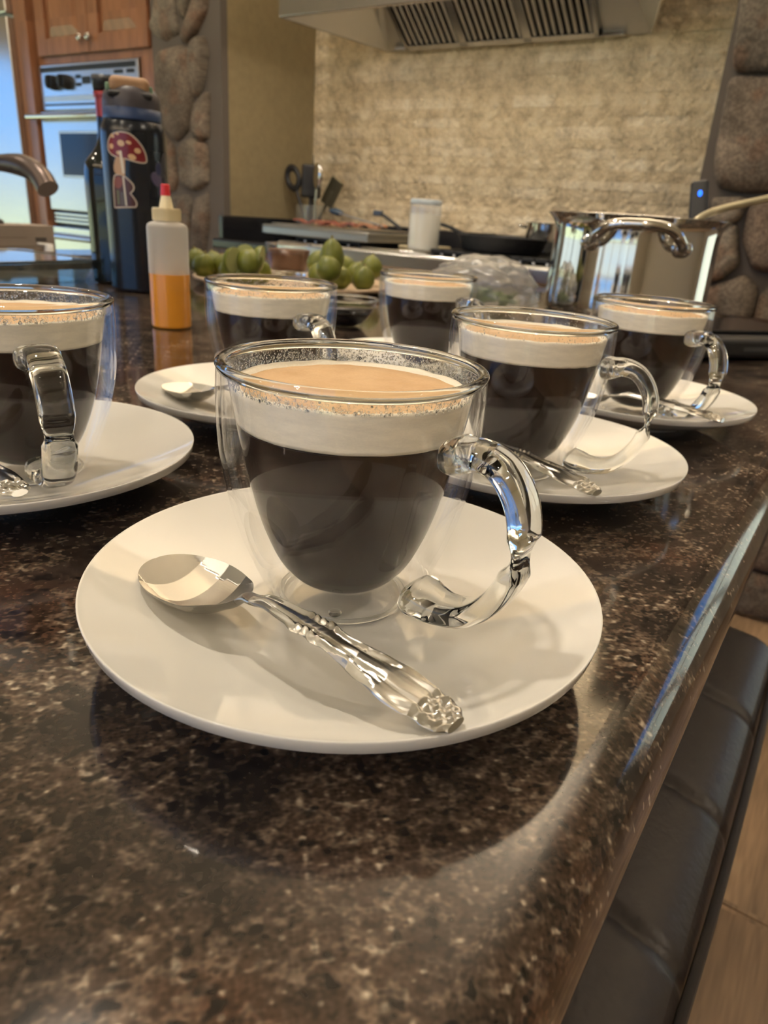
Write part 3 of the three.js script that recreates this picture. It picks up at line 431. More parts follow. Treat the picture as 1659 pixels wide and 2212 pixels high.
{
  part('outer_wall', join([lathe(outer, 128), lathe(outer.filter(([, y]) => y > 0.004).map(([r, y]) => [r - 0.0014, y + 0.0004]), 128)]), M.sheetGlass, mugProto); part('foot_ring', new THREE.TorusGeometry(0.0202, 0.0009, 10, 96).rotateX(Math.PI / 2).translate(0, 0.0011, 0), M.solidGlass, mugProto); part('inner_wall', lathe(inner, 128), M.sheetGlass, mugProto);
  const rim = []; for (let k = 0; k <= 20; k++) { const a = -Math.PI / 2 + k / 20 * 2 * Math.PI; rim.push([0.0381 + 0.00165 * Math.cos(a) * (Math.sin(a) < 0 ? 0.9 : 1), 0.0822 - B0 + (Math.sin(a) < 0 ? 0.0020 : 0.0014) * Math.sin(a)]); }
  part('rim', lathe(rim, 128), M.solidGlass, mugProto, 'thick fused glass rim');
  const hp = [[0.0350, 0.0643, 0.0018, 0.0011], [0.0355, 0.0643, 0.0056, 0.0033], [0.0368, 0.0644, 0.0080, 0.0047], [0.0390, 0.0646, 0.0086, 0.0052], [0.0415, 0.0650, 0.0078, 0.0047], [0.0455, 0.0659, 0.0068, 0.0040], [0.0525, 0.0640, 0.0065, 0.0036], [0.0585, 0.0570, 0.0064, 0.0035], [0.0611, 0.0470, 0.0064, 0.0034], [0.0600, 0.0360, 0.0064, 0.0034], [0.0553, 0.0260, 0.0065, 0.0035], [0.048, 0.0188, 0.0066, 0.0036], [0.040, 0.0164, 0.0068, 0.0040], [0.0345, 0.0166, 0.0078, 0.0047], [0.0305, 0.0174, 0.0086, 0.0052], [0.0280, 0.0180, 0.0079, 0.0047], [0.0266, 0.0184, 0.0055, 0.0032], [0.0260, 0.0186, 0.0018, 0.0011]];
  part('handle', strap(hp.map(([r, y, a, b]) => [r, y - B0, a, b]), 130, 32), M.solidGlass, mugProto, 'curved solid glass handle');
  part('foot_seal', new THREE.SphereGeometry(0.0022, 16, 12).scale(1, 0.5, 1).translate(0.008, 0.0012, 0.013), M.solidGlass, mugProto);
}
const coffeeProto = new THREE.Group(); coffeeProto.name = 'coffee';
{
  const body = []; for (const [r, y] of inner) if (y < F0) body.push([Math.max(r - 0.00035, 0.0002), y + (r < 0.02 ? 0.0004 : 0.0001)]); body.push([rIn(F0) - 0.0004, F0], [0.0002, F0]);
  part('liquid', lathe(body, 96), M.coffee, coffeeProto, 'very dark brown coffee');
  const ring = []; ring.push([rIn(F0) - 0.003, F0 + 0.0001]); for (let k = 0; k <= 10; k++) { const y = lerp(F0 + 0.0001, F1, k / 10); ring.push([rIn(y) - 0.0004, y]); } ring.push([rIn(F1) - 0.0012, F1 + 0.0007], [rIn(F1) - 0.0024, F1 + 0.0005], [rIn(F1) - 0.0036, F1 - 0.0006]);
  const rg = lathe(ring, 128); warp(rg, (v) => { const k = sstep(F0 + 0.004, F1, v.y), a = Math.atan2(v.z, v.x); v.y += k * 0.0007 * (vnoise(a * 6 + 40, 2.5, 64, 5) - 0.5) + (1 - k) * 0.0003 * (vnoise(a * 9 + 40, 7.5, 64, 8) - 0.5); });
  part('foam', rg, M.foam, coffeeProto, 'pale cream foam layer');
  const R = rIn(F1) - 0.003, cr = []; for (let k = 0; k <= 24; k++) cr.push([R * k / 24, F1 - 0.0004]); const cg = lathe(cr, 96); warp(cg, (v) => { v.y += 0.0007 * (n3(v, 160, 3) + 0.6 * n3(v, 420, 7)); });
  { const p = cg.attributes.position, uv = cg.attributes.uv; for (let i = 0; i < p.count; i++) uv.setXY(i, p.getX(i), p.getZ(i)); }
  part('crema', cg, M.crema, coffeeProto, 'tan crema surface');
}
// drops of condensation on the inside of the glass, over the foam
function dropsOn(mug, n, s, big) {
  const g = new THREE.SphereGeometry(1, 8, 6), im = new THREE.InstancedMesh(g, M.solidGlass, n), m = new THREE.Matrix4(), q = new THREE.Quaternion();
  for (let i = 0; i < n; i++) {
    const a = hash(i, 1, s) * 2 * Math.PI, t = Math.pow(hash(i, 2, s), 1.15), y = lerp(F1 + 0.0005, 0.0806 - B0, t), r = rIn(y) - 0.0001, d = lerp(0.00012, big, hash(i, 3, s) * hash(i, 5, s)) * (1 - 0.4 * t);
    q.setFromUnitVectors(V(0, 0, 1), V(Math.cos(a), 0, Math.sin(a))); m.compose(V(r * Math.cos(a), y, r * Math.sin(a)), q, V(d * (1 + 0.8 * hash(i, 7, s)), d * (1 + hash(i, 8, s)), d * 0.45)); im.setMatrixAt(i, m);
  }
  im.name = 'condensation'; tag(im, 'tiny drops of condensation inside the glass', null, null, 'stuff'); shade(im); mug.add(im);
}
MP.forEach(([x, z, a], i) => {
  const m = mugProto.clone(); m.name = numbered('glass_mug'); m.position.set(x, TOP + B0, z); m.rotation.y = -a; scene.add(m); tag(m, 'double-walled glass mug ' + WHICH[i], 'mug', 'glass coffee mugs');
  dropsOn(m, [3000, 2200, 1200, 500, 400, 400][i], 11 + i, [0.00042, 0.0006, 0.0005, 0.0004, 0.0004, 0.0004][i]);
  const c = coffeeProto.clone(); c.name = numbered('coffee'); c.position.set(x, TOP + B0, z); c.rotation.y = i * 1.3; scene.add(c); tag(c, 'foam-topped dark coffee in the mug ' + WHICH[i], 'coffee', 'coffees in the glass mugs');
});

// spoon: bowl tip at s = 0, end of the handle at s = L; x along the spoon, y up, z across
const spoonGeo = (() => {
  const L = 0.119, ns = 260, nv = 36;
  const half = (s) => {
    const bowl = s < 0.0435 ? 0.0139 * Math.sqrt(Math.max(0, 1 - Math.pow((s - 0.0205) / (s < 0.0205 ? 0.0206 : 0.0232), 2))) : 0;
    const key = [[0.040, 0.0026], [0.046, 0.0022], [0.055, 0.0027], [0.066, 0.0037], [0.0705, 0.0049], [0.074, 0.0041], [0.0775, 0.0050], [0.081, 0.0043], [0.087, 0.0046], [0.096, 0.0060], [0.103, 0.0069], [0.108, 0.0067], [0.1115, 0.0058], [0.1135, 0.0060], [0.1165, 0.0052], [0.119, 0.0030]];
    let h = 0; if (s >= 0.040) for (let i = 1; i < key.length; i++) if (s <= key[i][0]) { const t = (s - key[i - 1][0]) / (key[i][0] - key[i - 1][0]); h = lerp(key[i - 1][1], key[i][1], t * t * (3 - 2 * t)); break; }
    return Math.max(bowl, h, 0.00025);
  };
  const mid = (s) => { const k = [[0, 0.0056], [0.012, 0.0053], [0.03, 0.0053], [0.041, 0.0070], [0.048, 0.0094], [0.058, 0.0110], [0.075, 0.0105], [0.095, 0.0080], [0.108, 0.0066], [0.119, 0.0052]]; for (let i = 1; i < k.length; i++) if (s <= k[i][0]) { const t = (s - k[i - 1][0]) / (k[i][0] - k[i - 1][0]); return lerp(k[i - 1][1], k[i][1], t * t * (3 - 2 * t)); } return 0.0052; };
  const depth = (s) => { const q = (s - 0.0205) / (s < 0.0205 ? 0.0206 : 0.0245); return q * q < 1 ? 0.0066 * (1 - q * q) : 0; };
  const pos = [], idx = [], top = [];
  for (const side of [1, -1]) for (let i = 0; i <= ns; i++) {
    const s = L * i / ns, w = half(s), m = mid(s), d = depth(s);
    for (let j = 0; j <= nv; j++) {
      const v = -1 + 2 * j / nv, av = Math.abs(v), bowl = sstep(0.046, 0.040, s), e = Math.sqrt(Math.max(0, 1 - v * v));
      let y = m - d * (1 - v * v);
      if (side > 0) {
        const hd = 1 - bowl; let rel = 0.0013 * e;                                                      // handle: crowned, with raised edge ribs
        if (s > 0.05) { const on = sstep(0.05, 0.056, s) * sstep(0.118, 0.113, s); rel += on * (0.0007 * Math.exp(-Math.pow((av - 0.72) / 0.13, 2)) - 0.0006 * Math.exp(-Math.pow((av - 0.42) / 0.13, 2)));
          const sc = Math.exp(-Math.pow((s - 0.0745) / 0.0045, 2)); rel += sc * 0.0006 * Math.sin(s * 2600 + v * 5) * (av > 0.35 ? 1 : 0.2);
          const sw = sstep(0.082, 0.09, s) * sstep(0.113, 0.108, s); rel += sw * (0.0010 * Math.pow(1 - av, 1.2) + 0.00055 * Math.sin(av * 11 - (s - 0.09) * 260) * sstep(0.35, 0.55, av));
          const end = sstep(0.109, 0.112, s); rel += end * 0.0006 * Math.sin(v * 9 + s * 300) * Math.cos(s * 2100) * e; }
        y += hd * rel;
      } else y -= lerp(0.0011 * e + 0.0002, 0.0010 * e + 0.00045, bowl);
      pos.push(s, y, v * w);
    }
  }
  const row = nv + 1, off = (ns + 1) * row;
  for (let i = 0; i < ns; i++) for (let j = 0; j < nv; j++) { const a = i * row + j, b = a + 1, c = a + row, d = c + 1; idx.push(a, b, c, b, d, c); idx.push(off + a, off + c, off + b, off + b, off + c, off + d); }
  for (let i = 0; i < ns; i++) for (const j of [0, nv]) { const a = i * row + j, c = a + row; j ? idx.push(a, off + a, c, c, off + a, off + c) : idx.push(a, c, off + a, c, off + c, off + a); }
  for (const i of [0, ns]) for (let j = 0; j < nv; j++) { const a = i * row + j, b = a + 1; i ? idx.push(a, b, off + a, b, off + b, off + a) : idx.push(a, off + a, b, b, off + a, off + b); }
  let g = new THREE.BufferGeometry(); g.setAttribute('position', new THREE.Float32BufferAttribute(pos, 3)); g.setIndex(idx); const uv = new Float32Array(pos.length / 3 * 2); for (let i = 0; i < pos.length / 3; i++) { uv[2 * i] = pos[3 * i] * 60; uv[2 * i + 1] = pos[3 * i + 2] * 60; } g.setAttribute('uv', new THREE.BufferAttribute(uv, 2));
  g = toCreasedNormals(g, 1.0); return g;
})();
[[0, -0.0545, 0.0285, 0.0655, 0.0448], [1, -0.056, 0.026, 0.0625, 0.0335], [2, -0.0545, 0.030, 0.064, 0.041], [3, -0.058, 0.017, 0.054, 0.0555], [4, -0.052, 0.033, 0.0595, 0.050]].forEach(([i, ax, az, bx2, bz]) => {
  const o = single('spoon', spoonGeo, M.spoon, 'ornate silver coffee spoon lying beside the mug ' + WHICH[i], 'spoon', 'spoons on the saucers');
  const A = V(SP[i][0] + ax, TOP + 0.0117, SP[i][1] + az), B = V(SP[i][0] + bx2, TOP + 0.0168, SP[i][1] + bz), X = B.clone().sub(A).normalize(), Zv = X.clone().cross(V(0, 1, 0)).normalize(), Y = Zv.clone().cross(X);
  o.quaternion.setFromRotationMatrix(new THREE.Matrix4().makeBasis(X, Y, Zv)); o.position.copy(A);
});

// ------------------------------------------------------------------ things on the island
const at = (o, x, z, h = 0) => o.position.set(x, TOP + h, z);
{ // squeeze bottle
  const o = thing('squeeze_bottle', 'clear plastic squeeze bottle half full of orange sauce, red tip', 'bottle', [-0.6105, TOP, -0.5142]);
  const pl = phys({ color: rgb(0.86, 0.85, 0.80), transmission: 0.72, thickness: 0, roughness: 0.5 }), R = 0.0202;
  part('bottle_body', lathe([[R, 0.0545], [R, 0.0985], [R - 0.001, 0.1015], [R - 0.004, 0.1032], [0.0120, 0.1045], [0.0120, 0.107]], 48), pl, o, 'cloudy clear plastic body');
  part('orange_sauce', lathe([[0.0002, 0.0002], [R - 0.003, 0.0002], [R - 0.0008, 0.001], [R, 0.003], [R, 0.0545], [R - 0.0012, 0.0548], [0.0002, 0.0540]], 48), phys({ color: rgb(0.80, 0.32, 0.025), roughness: 0.3, clearcoat: 0.5 }), o, 'bright orange sauce behind clear plastic');
  const cg = [cyl(0.0138, 0.0135, 0.0120, 0, 0.1050, 0, 40)]; for (let k = 0; k < 40; k++) { const a = k / 40 * 2 * Math.PI; cg.push(bx(-0.0005, 0.0005, 0.106, 0.1155, 0.0134, 0.0141).rotateY(a)); }
  part('screw_cap', cg, phys({ color: rgb(0.80, 0.68, 0.42), roughness: 0.4 }), o, 'pale yellow ribbed screw cap');
  part('nozzle', lathe([[0.0072, 0.1165], [0.0068, 0.118], [0.0042, 0.1295], [0.0002, 0.1295]], 32), phys({ color: rgb(0.82, 0.72, 0.48), roughness: 0.4 }), o); part('nozzle_tip', lathe([[0.0047, 0.1283], [0.0047, 0.1293], [0.0043, 0.1378], [0.0036, 0.1389], [0.0002, 0.139]], 28), phys({ color: rgb(0.72, 0.03, 0.035), roughness: 0.35 }), o, 'red nozzle cap');
}
function canvas(w, h, draw) { const c = document.createElement('canvas'); c.width = w; c.height = h; draw(c.getContext('2d'), w, h); const t = new THREE.CanvasTexture(c); t.colorSpace = THREE.SRGBColorSpace; return t; }
function wrapPatch(R, a0, a1, y0, y1, n = 24) { const g = new THREE.CylinderGeometry(R, R, y1 - y0, n, 1, true, a0, a1 - a0); return g.translate(0, (y0 + y1) / 2, 0); }
{ // insulated flask
  const fx = -0.8955, fz = -0.7045, R = 0.0432, o = thing('insulated_flask', 'tall navy black insulated flask with mushroom sticker', 'flask', [fx, TOP, fz]);
  part('flask_body', lathe([[0.0002, 0.0004], [R - 0.004, 0.0004], [R - 0.001, 0.002], [R, 0.006], [R, 0.2], [R - 0.0004, 0.206], [R - 0.002, 0.2125], [R - 0.0048, 0.2175], [R - 0.0055, 0.2195], [0.0002, 0.2195]], 64), phys({ color: rgb(0.006, 0.009, 0.017), roughness: 0.22 }), o);
  part('neck_band', lathe([[0.03, 0.2192], [R - 0.0058, 0.2192], [R - 0.0052, 0.221], [R - 0.0054, 0.2335], [0.03, 0.2338]], 64), phys({ color: rgb(0.022, 0.05, 0.14), roughness: 0.4 }), o, 'blue band under the lid');
  part('lid', lathe(smooth([[R - 0.0055, 0.2338], [R - 0.0056, 0.236], [R - 0.0062, 0.244], [R - 0.0086, 0.2525], [R - 0.0140, 0.2588], [R - 0.022, 0.2618], [0.010, 0.2625], [0.0002, 0.2626]], 50), 64), phys({ color: rgb(0.05, 0.042, 0.05), roughness: 0.45 }), o, 'mauve grey lid');
  const toCam = Math.atan2(-fx, -fz); const h = new THREE.Group(); h.name = 'carry_loop'; o.add(h); h.rotation.y = toCam;
  part('loop', rbx(-0.0265, 0.0235, 0.2500, 0.2700, -0.004, 0.029, 0.008, 4), phys({ color: rgb(0.36, 0.205, 0.105), roughness: 0.5 }), h, 'tan carry loop'); part('loop_recess', rbx(-0.030, 0.027, 0.2440, 0.252, 0.000, 0.0335, 0.004, 3), M.black, h);
  for (const x of [-0.0285, 0.0245]) part('loop_pin', rbx(x - 0.003, x + 0.003, 0.2515, 0.261, 0.006, 0.022, 0.002), phys({ color: rgb(0.16, 0.28, 0.18), roughness: 0.5 }), h, 'green hinge pin');
  const mush = canvas(512, 1024, (c, w, hh) => {
    const cap = () => { c.beginPath(); c.moveTo(20, 250); c.bezierCurveTo(10, 40, 250, 10, 330, 70); c.bezierCurveTo(430, 140, 500, 260, 495, 370); c.bezierCurveTo(490, 430, 300, 370, 250, 360); c.bezierCurveTo(140, 350, 40, 330, 20, 250); c.closePath(); };
    c.clearRect(0, 0, w, hh); c.lineJoin = 'round'; c.fillStyle = '#c9b8a2'; c.strokeStyle = '#cdbfae';
    const fig = () => { c.beginPath(); c.moveTo(95, 600); c.bezierCurveTo(160, 560, 230, 600, 260, 640); c.bezierCurveTo(330, 700, 345, 740, 270, 810); c.bezierCurveTo(330, 900, 360, 930, 330, 980); c.lineTo(60, 1005); c.bezierCurveTo(70, 850, 50, 700, 95, 600); c.closePath(); };
    c.lineWidth = 34; fig(); c.stroke(); cap(); c.stroke();
    c.fillStyle = '#4e2a26'; fig(); c.fill(); c.fillStyle = '#8c4a34'; c.beginPath(); c.ellipse(130, 680, 60, 80, 0.2, 0, 7); c.fill(); c.fillStyle = '#6b6a44'; c.fillRect(100, 780, 36, 190); c.fillStyle = '#5e5048'; c.fillRect(150, 800, 60, 180);
    c.fillStyle = '#c09a72'; c.beginPath(); c.moveTo(130, 350); c.bezierCurveTo(60, 470, 80, 560, 120, 570); c.lineTo(230, 590); c.lineTo(245, 350); c.closePath(); c.fill();
    c.fillStyle = '#7a1c24'; cap(); c.fill(); c.fillStyle = '#d8b58a';
    for (const [x, y, a, b] of [[95, 90, 32, 24], [70, 220, 34, 34], [205, 175, 46, 40], [330, 340, 50, 36], [170, 300, 36, 26], [300, 160, 34, 22], [400, 255, 40, 34], [165, 60, 26, 16]]) { c.beginPath(); c.ellipse(x, y, a, b, 0.3, 0, 7); c.fill(); }
    c.strokeStyle = '#ddd3bd'; c.lineWidth = 34; c.beginPath(); c.moveTo(190, 270); c.lineTo(214, 560); c.stroke(); c.lineWidth = 22; c.beginPath(); c.moveTo(205, 600); c.lineTo(222, 980); c.stroke();
  });
  const sm = phys({ map: mush, alphaTest: 0.5, roughness: 0.3, side: THREE.DoubleSide });
  part('mushroom_sticker', wrapPatch(R + 0.0004, toCam - 0.90, toCam + 0.36, 0.110, 0.2065), sm, o, 'red mushroom sticker with pale spots');
  const jelly = canvas(512, 512, (c) => { c.clearRect(0, 0, 512, 512); c.lineWidth = 12; const el = (x, y, a, b, r, f, s) => { c.beginPath(); c.ellipse(x, y, a, b, r, 0, 7); c.fillStyle = f; c.fill(); c.strokeStyle = s; c.stroke(); }; el(330, 150, 60, 150, 0.5, '#37373f', '#565660'); el(150, 300, 130, 70, 0.25, '#5a4f6e', '#5f5870'); el(200, 190, 70, 70, 0, '#262654', '#4d4d66'); el(230, 420, 60, 70, -0.2, '#2c2b52', '#52525f'); el(350, 350, 40, 110, 0.1, '#2b2b3c', '#50505c'); });
  part('flower_sticker', wrapPatch(R + 0.0004, toCam + 0.42, toCam + 1.25, 0.125, 0.185), phys({ map: jelly, alphaTest: 0.5, roughness: 0.4, side: THREE.DoubleSide }), o, 'faint purple flower sticker');
}
{ // dark bottle with a red neck foil
  const wx = -0.990, wz = -0.7335, R = 0.0372, o = thing('wine_bottle', 'dark glass wine bottle with red foil neck behind the flask', 'bottle', [wx, TOP, wz]), toCam = Math.atan2(-wx, -wz);
  part('bottle_glass', lathe(smooth([[0.0002, 0.0004], [R - 0.006, 0.0004], [R - 0.001, 0.003], [R, 0.008], [R, 0.08], [R, 0.158], [R - 0.003, 0.170], [0.0245, 0.182], [0.0170, 0.194], [0.0146, 0.206], [0.0140, 0.225], [0.0138, 0.2325]], 80).concat([[0.0002, 0.2325]]), 48), phys({ color: rgb(0.008, 0.010, 0.010), roughness: 0.05, ior: 1.5 }), o);
  part('neck_foil', lathe([[0.0143, 0.229], [0.0143, 0.2535], [0.0160, 0.254], [0.0160, 0.2605], [0.0142, 0.262], [0.0002, 0.262]], 36), phys({ color: rgb(0.34, 0.035, 0.035), roughness: 0.28, metalness: 0.3 }), o, 'red foil around the neck');
  part('stopper', lathe([[0.0002, 0.261], [0.0150, 0.261], [0.0172, 0.275], [0.0168, 0.2815], [0.0002, 0.2825]], 28), M.black, o, 'black stopper'); part('label', wrapPatch(R + 0.0003, toCam + 0.30, toCam + 1.6, 0.042, 0.132), phys({ color: rgb(0.62, 0.52, 0.40), roughness: 0.7, side: THREE.DoubleSide }), o, 'beige paper label');
}
{ // plate of figs with a jar
  const px = -0.842, pz = -0.982, plateY = 0.012, o = single('serving_plate', lathe([[0.0002, 0], [0.125, 0], [0.150, 0.004], [0.170, 0.0085], [0.172, 0.012], [0.170, 0.0140], [0.150, 0.0118], [0.12, 0.0098], [0.0002, 0.0095]].reverse().map((p) => p), 96), phys({ color: rgb(0.56, 0.42, 0.28), roughness: 0.45 }), 'round pale wood plate heaped with green figs', 'plate'); at(o, px, pz);
  const figTex = texture(128, (u, v) => { const a = fbm(u, v, 6, 901, 4), s = vnoise(u * 22, v * 2, 22, 909); return mixc([80, 90, 24], [132, 134, 52], clamp(0.7 * a + 0.35 * s)); }); const figM = phys({ map: figTex, roughness: 0.42 }), flesh = phys({ color: rgb(0.40, 0.42, 0.17), roughness: 0.5 }), stemM = phys({ color: rgb(0.24, 0.20, 0.08), roughness: 0.8 });
  const fg = warp(lathe([[0.0002, -0.0175], [0.007, -0.0168], [0.0135, -0.0125], [0.0172, -0.005], [0.0172, 0.002], [0.0146, 0.0095], [0.0098, 0.0150], [0.0052, 0.0180], [0.0028, 0.0192], [0.0002, 0.0194]], 28), (v) => { v.multiplyScalar(1 + 0.10 * n3(v, 60, 4)); });
  const half = warp(new THREE.SphereGeometry(0.0178, 28, 14, 0, Math.PI), (v) => { v.y *= 1.12; }), st = cyl(0.0024, 0.0016, 0.0035, 0, 0.0186, 0, 8);
  const spot = (x, y, h) => onY(x, y, h);
  const whole = [[426, 562, 0.032, 0.3], [440, 573, 0.030, 1.4], [463, 569, 0.031, 1.1], [488, 573, 0.032, 1.3], [550, 577, 0.031, 0.9], [500, 584, 0.029, 1.5], [562, 588, 0.028, 1.2], [536, 592, 0.027, 1.4], [540, 566, 0.050, 1.0], [688, 568, 0.046, 0.5], [690, 594, 0.029, 1.2], [717, 555, 0.062, 0.05], [733, 599, 0.029, 1.0], [746, 577, 0.036, 0.9], [785, 602, 0.028, 1.45], [803, 578, 0.042, 0.25], [710, 580, 0.046, 1.2], [770, 590, 0.028, 1.0]];
  whole.forEach(([x, y, h, tilt], i) => { const p = spot(x, y, h), f = thing('green_fig', i === 11 ? 'pale pointed green fig standing on top of the heap' : 'whole green fig heaped on the round plate', 'fig', [p.x, p.y, p.z], i * 2.1, 'green figs on the plate'); f.rotation.set(tilt * Math.cos(i * 1.9), i * 2.1, tilt * Math.sin(i * 2.7)); f.scale.set(1.08, i === 11 ? 1.4 : 1.08, 1.08); part('fig_skin', fg, figM, f); part('fig_stem', st, stemM, f); });
  [[505, 562, 0.052, 0.5], [530, 555, 0.056, -0.3], [566, 558, 0.056, 0.9]].forEach(([x, y, h, t], i) => { const p = spot(x, y, h), f = thing('cut_fig', 'cut green fig showing pale flesh, leaning on the heap left of the jar', 'fig', [p.x, p.y, p.z], 0, 'cut green figs'); f.rotation.set(-0.25, 4.3 + t, 0.5 * t); f.scale.setScalar(0.9); part('fig_skin', half, figM, f); part('fig_flesh', new THREE.CircleGeometry(0.0176, 28).scale(1, 1.12, 1).rotateY(Math.PI), flesh, f, 'pale cut face'); });
  const j = onY(623, 597, 0.0125), jx = j.x * 1.02, jz = j.z * 1.02, jar = thing('glass_cup', 'small glass cup of brown sauce among the figs', 'cup', [jx, TOP + 0.0105, jz]);
  const gl = phys({ color: 0xffffff, transmission: 1, thickness: 0, roughness: 0.02, ior: 1.6 });
  part('cup_glass', lathe(smooth([[0.0002, 0.001], [0.030, 0.001], [0.0335, 0.003], [0.0355, 0.02], [0.0385, 0.040], [0.0415, 0.0555], [0.0418, 0.0562]], 40), 56), gl, jar); part('cup_rim', new THREE.TorusGeometry(0.0414, 0.0011, 8, 56).rotateX(Math.PI / 2).translate(0, 0.0562, 0), M.solidGlass, jar); part('brown_sauce', lathe([[0.0002, 0.0125], [0.0325, 0.0125], [0.0340, 0.016], [0.0370, 0.0365], [0.0388, 0.0470], [0.0002, 0.0462]], 48), phys({ color: rgb(0.13, 0.055, 0.03), roughness: 0.4 }), jar, 'brown sauce'); part('cup_foot', lathe([[0.0002, 0.0015], [0.0325, 0.0015], [0.0335, 0.004], [0.0335, 0.010], [0.0325, 0.0115], [0.0002, 0.0115]], 48), M.solidGlass, jar);
}
{ // small bowl of dark sauce
  const o = thing('pinch_bowl', 'small clear glass bowl of black sauce beside the squeeze bottle row', 'bowl', [-0.5195, TOP, -0.6935]);
  tag(o, 'small clear glass bowl of black sauce in front of the fig plate', 'bowl');
  part('bowl_glass', lathe(smooth([[0.0002, 0.0008], [0.018, 0.0008], [0.024, 0.003], [0.033, 0.013], [0.039, 0.0235], [0.0415, 0.0318]], 40), 56), phys({ color: 0xffffff, transmission: 1, thickness: 0, roughness: 0.02, ior: 1.6 }), o); part('bowl_rim', new THREE.TorusGeometry(0.0415, 0.0012, 8, 56).rotateX(Math.PI / 2).translate(0, 0.032, 0), M.solidGlass, o); part('dark_sauce', lathe([[0.0002, 0.0016], [0.018, 0.0016], [0.0235, 0.0040], [0.0325, 0.0140], [0.0375, 0.0225], [0.0002, 0.0222]], 48), M.blackGloss, o, 'black sauce');
}
{ // plastic bag with herbs
  const o = thing('plastic_bag', 'crumpled clear plastic bag of green herbs before the stockpot', 'bag', [-0.536, TOP, -1.098]);
  const g = warp(new THREE.SphereGeometry(1, 90, 60), (v) => { const u = v.clone(), k = 1 + 0.34 * n3(u, 2.2, 5) + 0.22 * Math.abs(n3(u, 4.5, 8)) * 2 + 0.09 * n3(u, 11, 3); v.multiplyScalar(k); v.set(v.x * 0.088, Math.max(-0.030, v.y * 0.044) + 0.0305, v.z * 0.058); });
  part('bag_film', g, phys({ color: rgb(0.85, 0.84, 0.82), transmission: 0.86, thickness: 0, roughness: 0.3, ior: 1.6 }), o, 'cloudy clear plastic');
  const leaf = new THREE.SphereGeometry(0.007, 8, 6).scale(1.6, 0.35, 0.8), herb = []; for (let i = 0; i < 70; i++) herb.push(leaf.clone().rotateX(rnd(-1, 1)).rotateY(rnd(0, 6)).rotateZ(rnd(-1, 1)).translate(rnd(-0.052, 0.052), rnd(0.007, 0.024), rnd(-0.03, 0.03)));
  tag(part('herbs', join(herb), phys({ color: rgb(0.12, 0.20, 0.03), roughness: 0.6 }), o), 'green herb leaves', null, null, 'stuff');
}
{ // stockpot
  const px = -0.344, pz = -1.234, R = 0.128, H = 0.1495, o = thing('stockpot', 'large polished steel stockpot with loop handles', 'pot', [px, TOP, pz]), toCam = Math.atan2(-px, -pz);
  part('pot_body', lathe(smooth([[0.0002, 0.001], [R - 0.012, 0.001], [R - 0.003, 0.004], [R, 0.012], [R, 0.05], [R, 0.13], [R + 0.003, 0.1395], [R + 0.0105, 0.1475], [R + 0.0125, 0.1492]], 60).concat([[R + 0.0120, 0.1500], [R + 0.002, 0.1425], [R - 0.003, 0.135], [R - 0.003, 0.012], [0.0002, 0.006]]), 128), M.polished, o);
  const stew = cyl(R - 0.0035, R - 0.0035, 0.06, 0, 0.008, 0, 48); part('contents', stew, phys({ color: rgb(0.07, 0.02, 0.012), roughness: 0.3 }), o);
  for (const t of [0, Math.PI]) {
    const h = new THREE.Group(); h.name = 'loop_handle'; h.rotation.y = toCam + t + 0.03; o.add(h);
    part('loop', tube([[-0.066, 0.1105, R - 0.012], [-0.064, 0.1115, R + 0.006], [-0.058, 0.120, R + 0.024], [-0.040, 0.1335, R + 0.040], [0, 0.1375, R + 0.046], [0.040, 0.1335, R + 0.040], [0.058, 0.120, R + 0.024], [0.064, 0.1115, R + 0.006], [0.066, 0.1105, R - 0.012]], 0.0078, 60, 14), M.polished, h); for (const s of [-1, 1]) part('handle_mount', new THREE.SphereGeometry(0.0145, 18, 12).scale(1, 0.9, 0.7).translate(s * 0.065, 0.109, R - 0.014), M.polished, h);
  }
  const b = onZ(1508, 455, -1.30), tp = onZ(1512, 400, -1.315), bot = b.clone().lerp(tp, -1.6), st = thing('stick_thermometer', 'black probe handle with blue light standing in the stockpot', 'thermometer');
  const ax = tp.clone().sub(bot), q = new THREE.Quaternion().setFromUnitVectors(V(0, 1, 0), ax.clone().normalize()); st.quaternion.copy(q); st.position.copy(bot); const len = ax.length();
  part('grip', warp(rbx(-0.0135, 0.0135, 0, len + 0.006, -0.009, 0.009, 0.006, 4), (v) => { const k = 1 - 0.22 * sstep(len - 0.05, len - 0.02, v.y) + 0.22 * sstep(len - 0.02, len, v.y); v.x *= k; }), M.black, st);
  const led = part('indicator_light', new THREE.SphereGeometry(0.0035, 14, 10).scale(1, 1.5, 0.6).translate(0.002, len - 0.018, 0.0092), new THREE.MeshStandardMaterial({ color: 0x000000, emissive: rgb(0.02, 0.16, 1), emissiveIntensity: 2.2 }), st, 'small blue light'); st.rotateY(toCam - 0.2);
  const la = onZ(1520, 466, -1.28), lb = onZ(1662, 428, -1.36), ld = thing('ladle', 'steel ladle leaning out of the stockpot', 'ladle'), ext = lb.clone().sub(la).multiplyScalar(0.25), lc = lb.clone().add(ext), l0 = V(-0.33, TOP + 0.076, -1.25);
  part('ladle_handle', new THREE.TubeGeometry(new THREE.CatmullRomCurve3([l0, la.clone().lerp(l0, 0.35), la, lb, lc], false, 'centripetal'), 40, 0.0058, 10), phys({ color: rgb(0.40, 0.36, 0.24), roughness: 0.35, metalness: 0.6 }), ld); part('ladle_bowl', new THREE.SphereGeometry(0.03, 24, 12, 0, 2 * Math.PI, Math.PI / 2, Math.PI / 2).translate(l0.x - 0.005, l0.y + 0.03, l0.z), M.polished, ld);
}
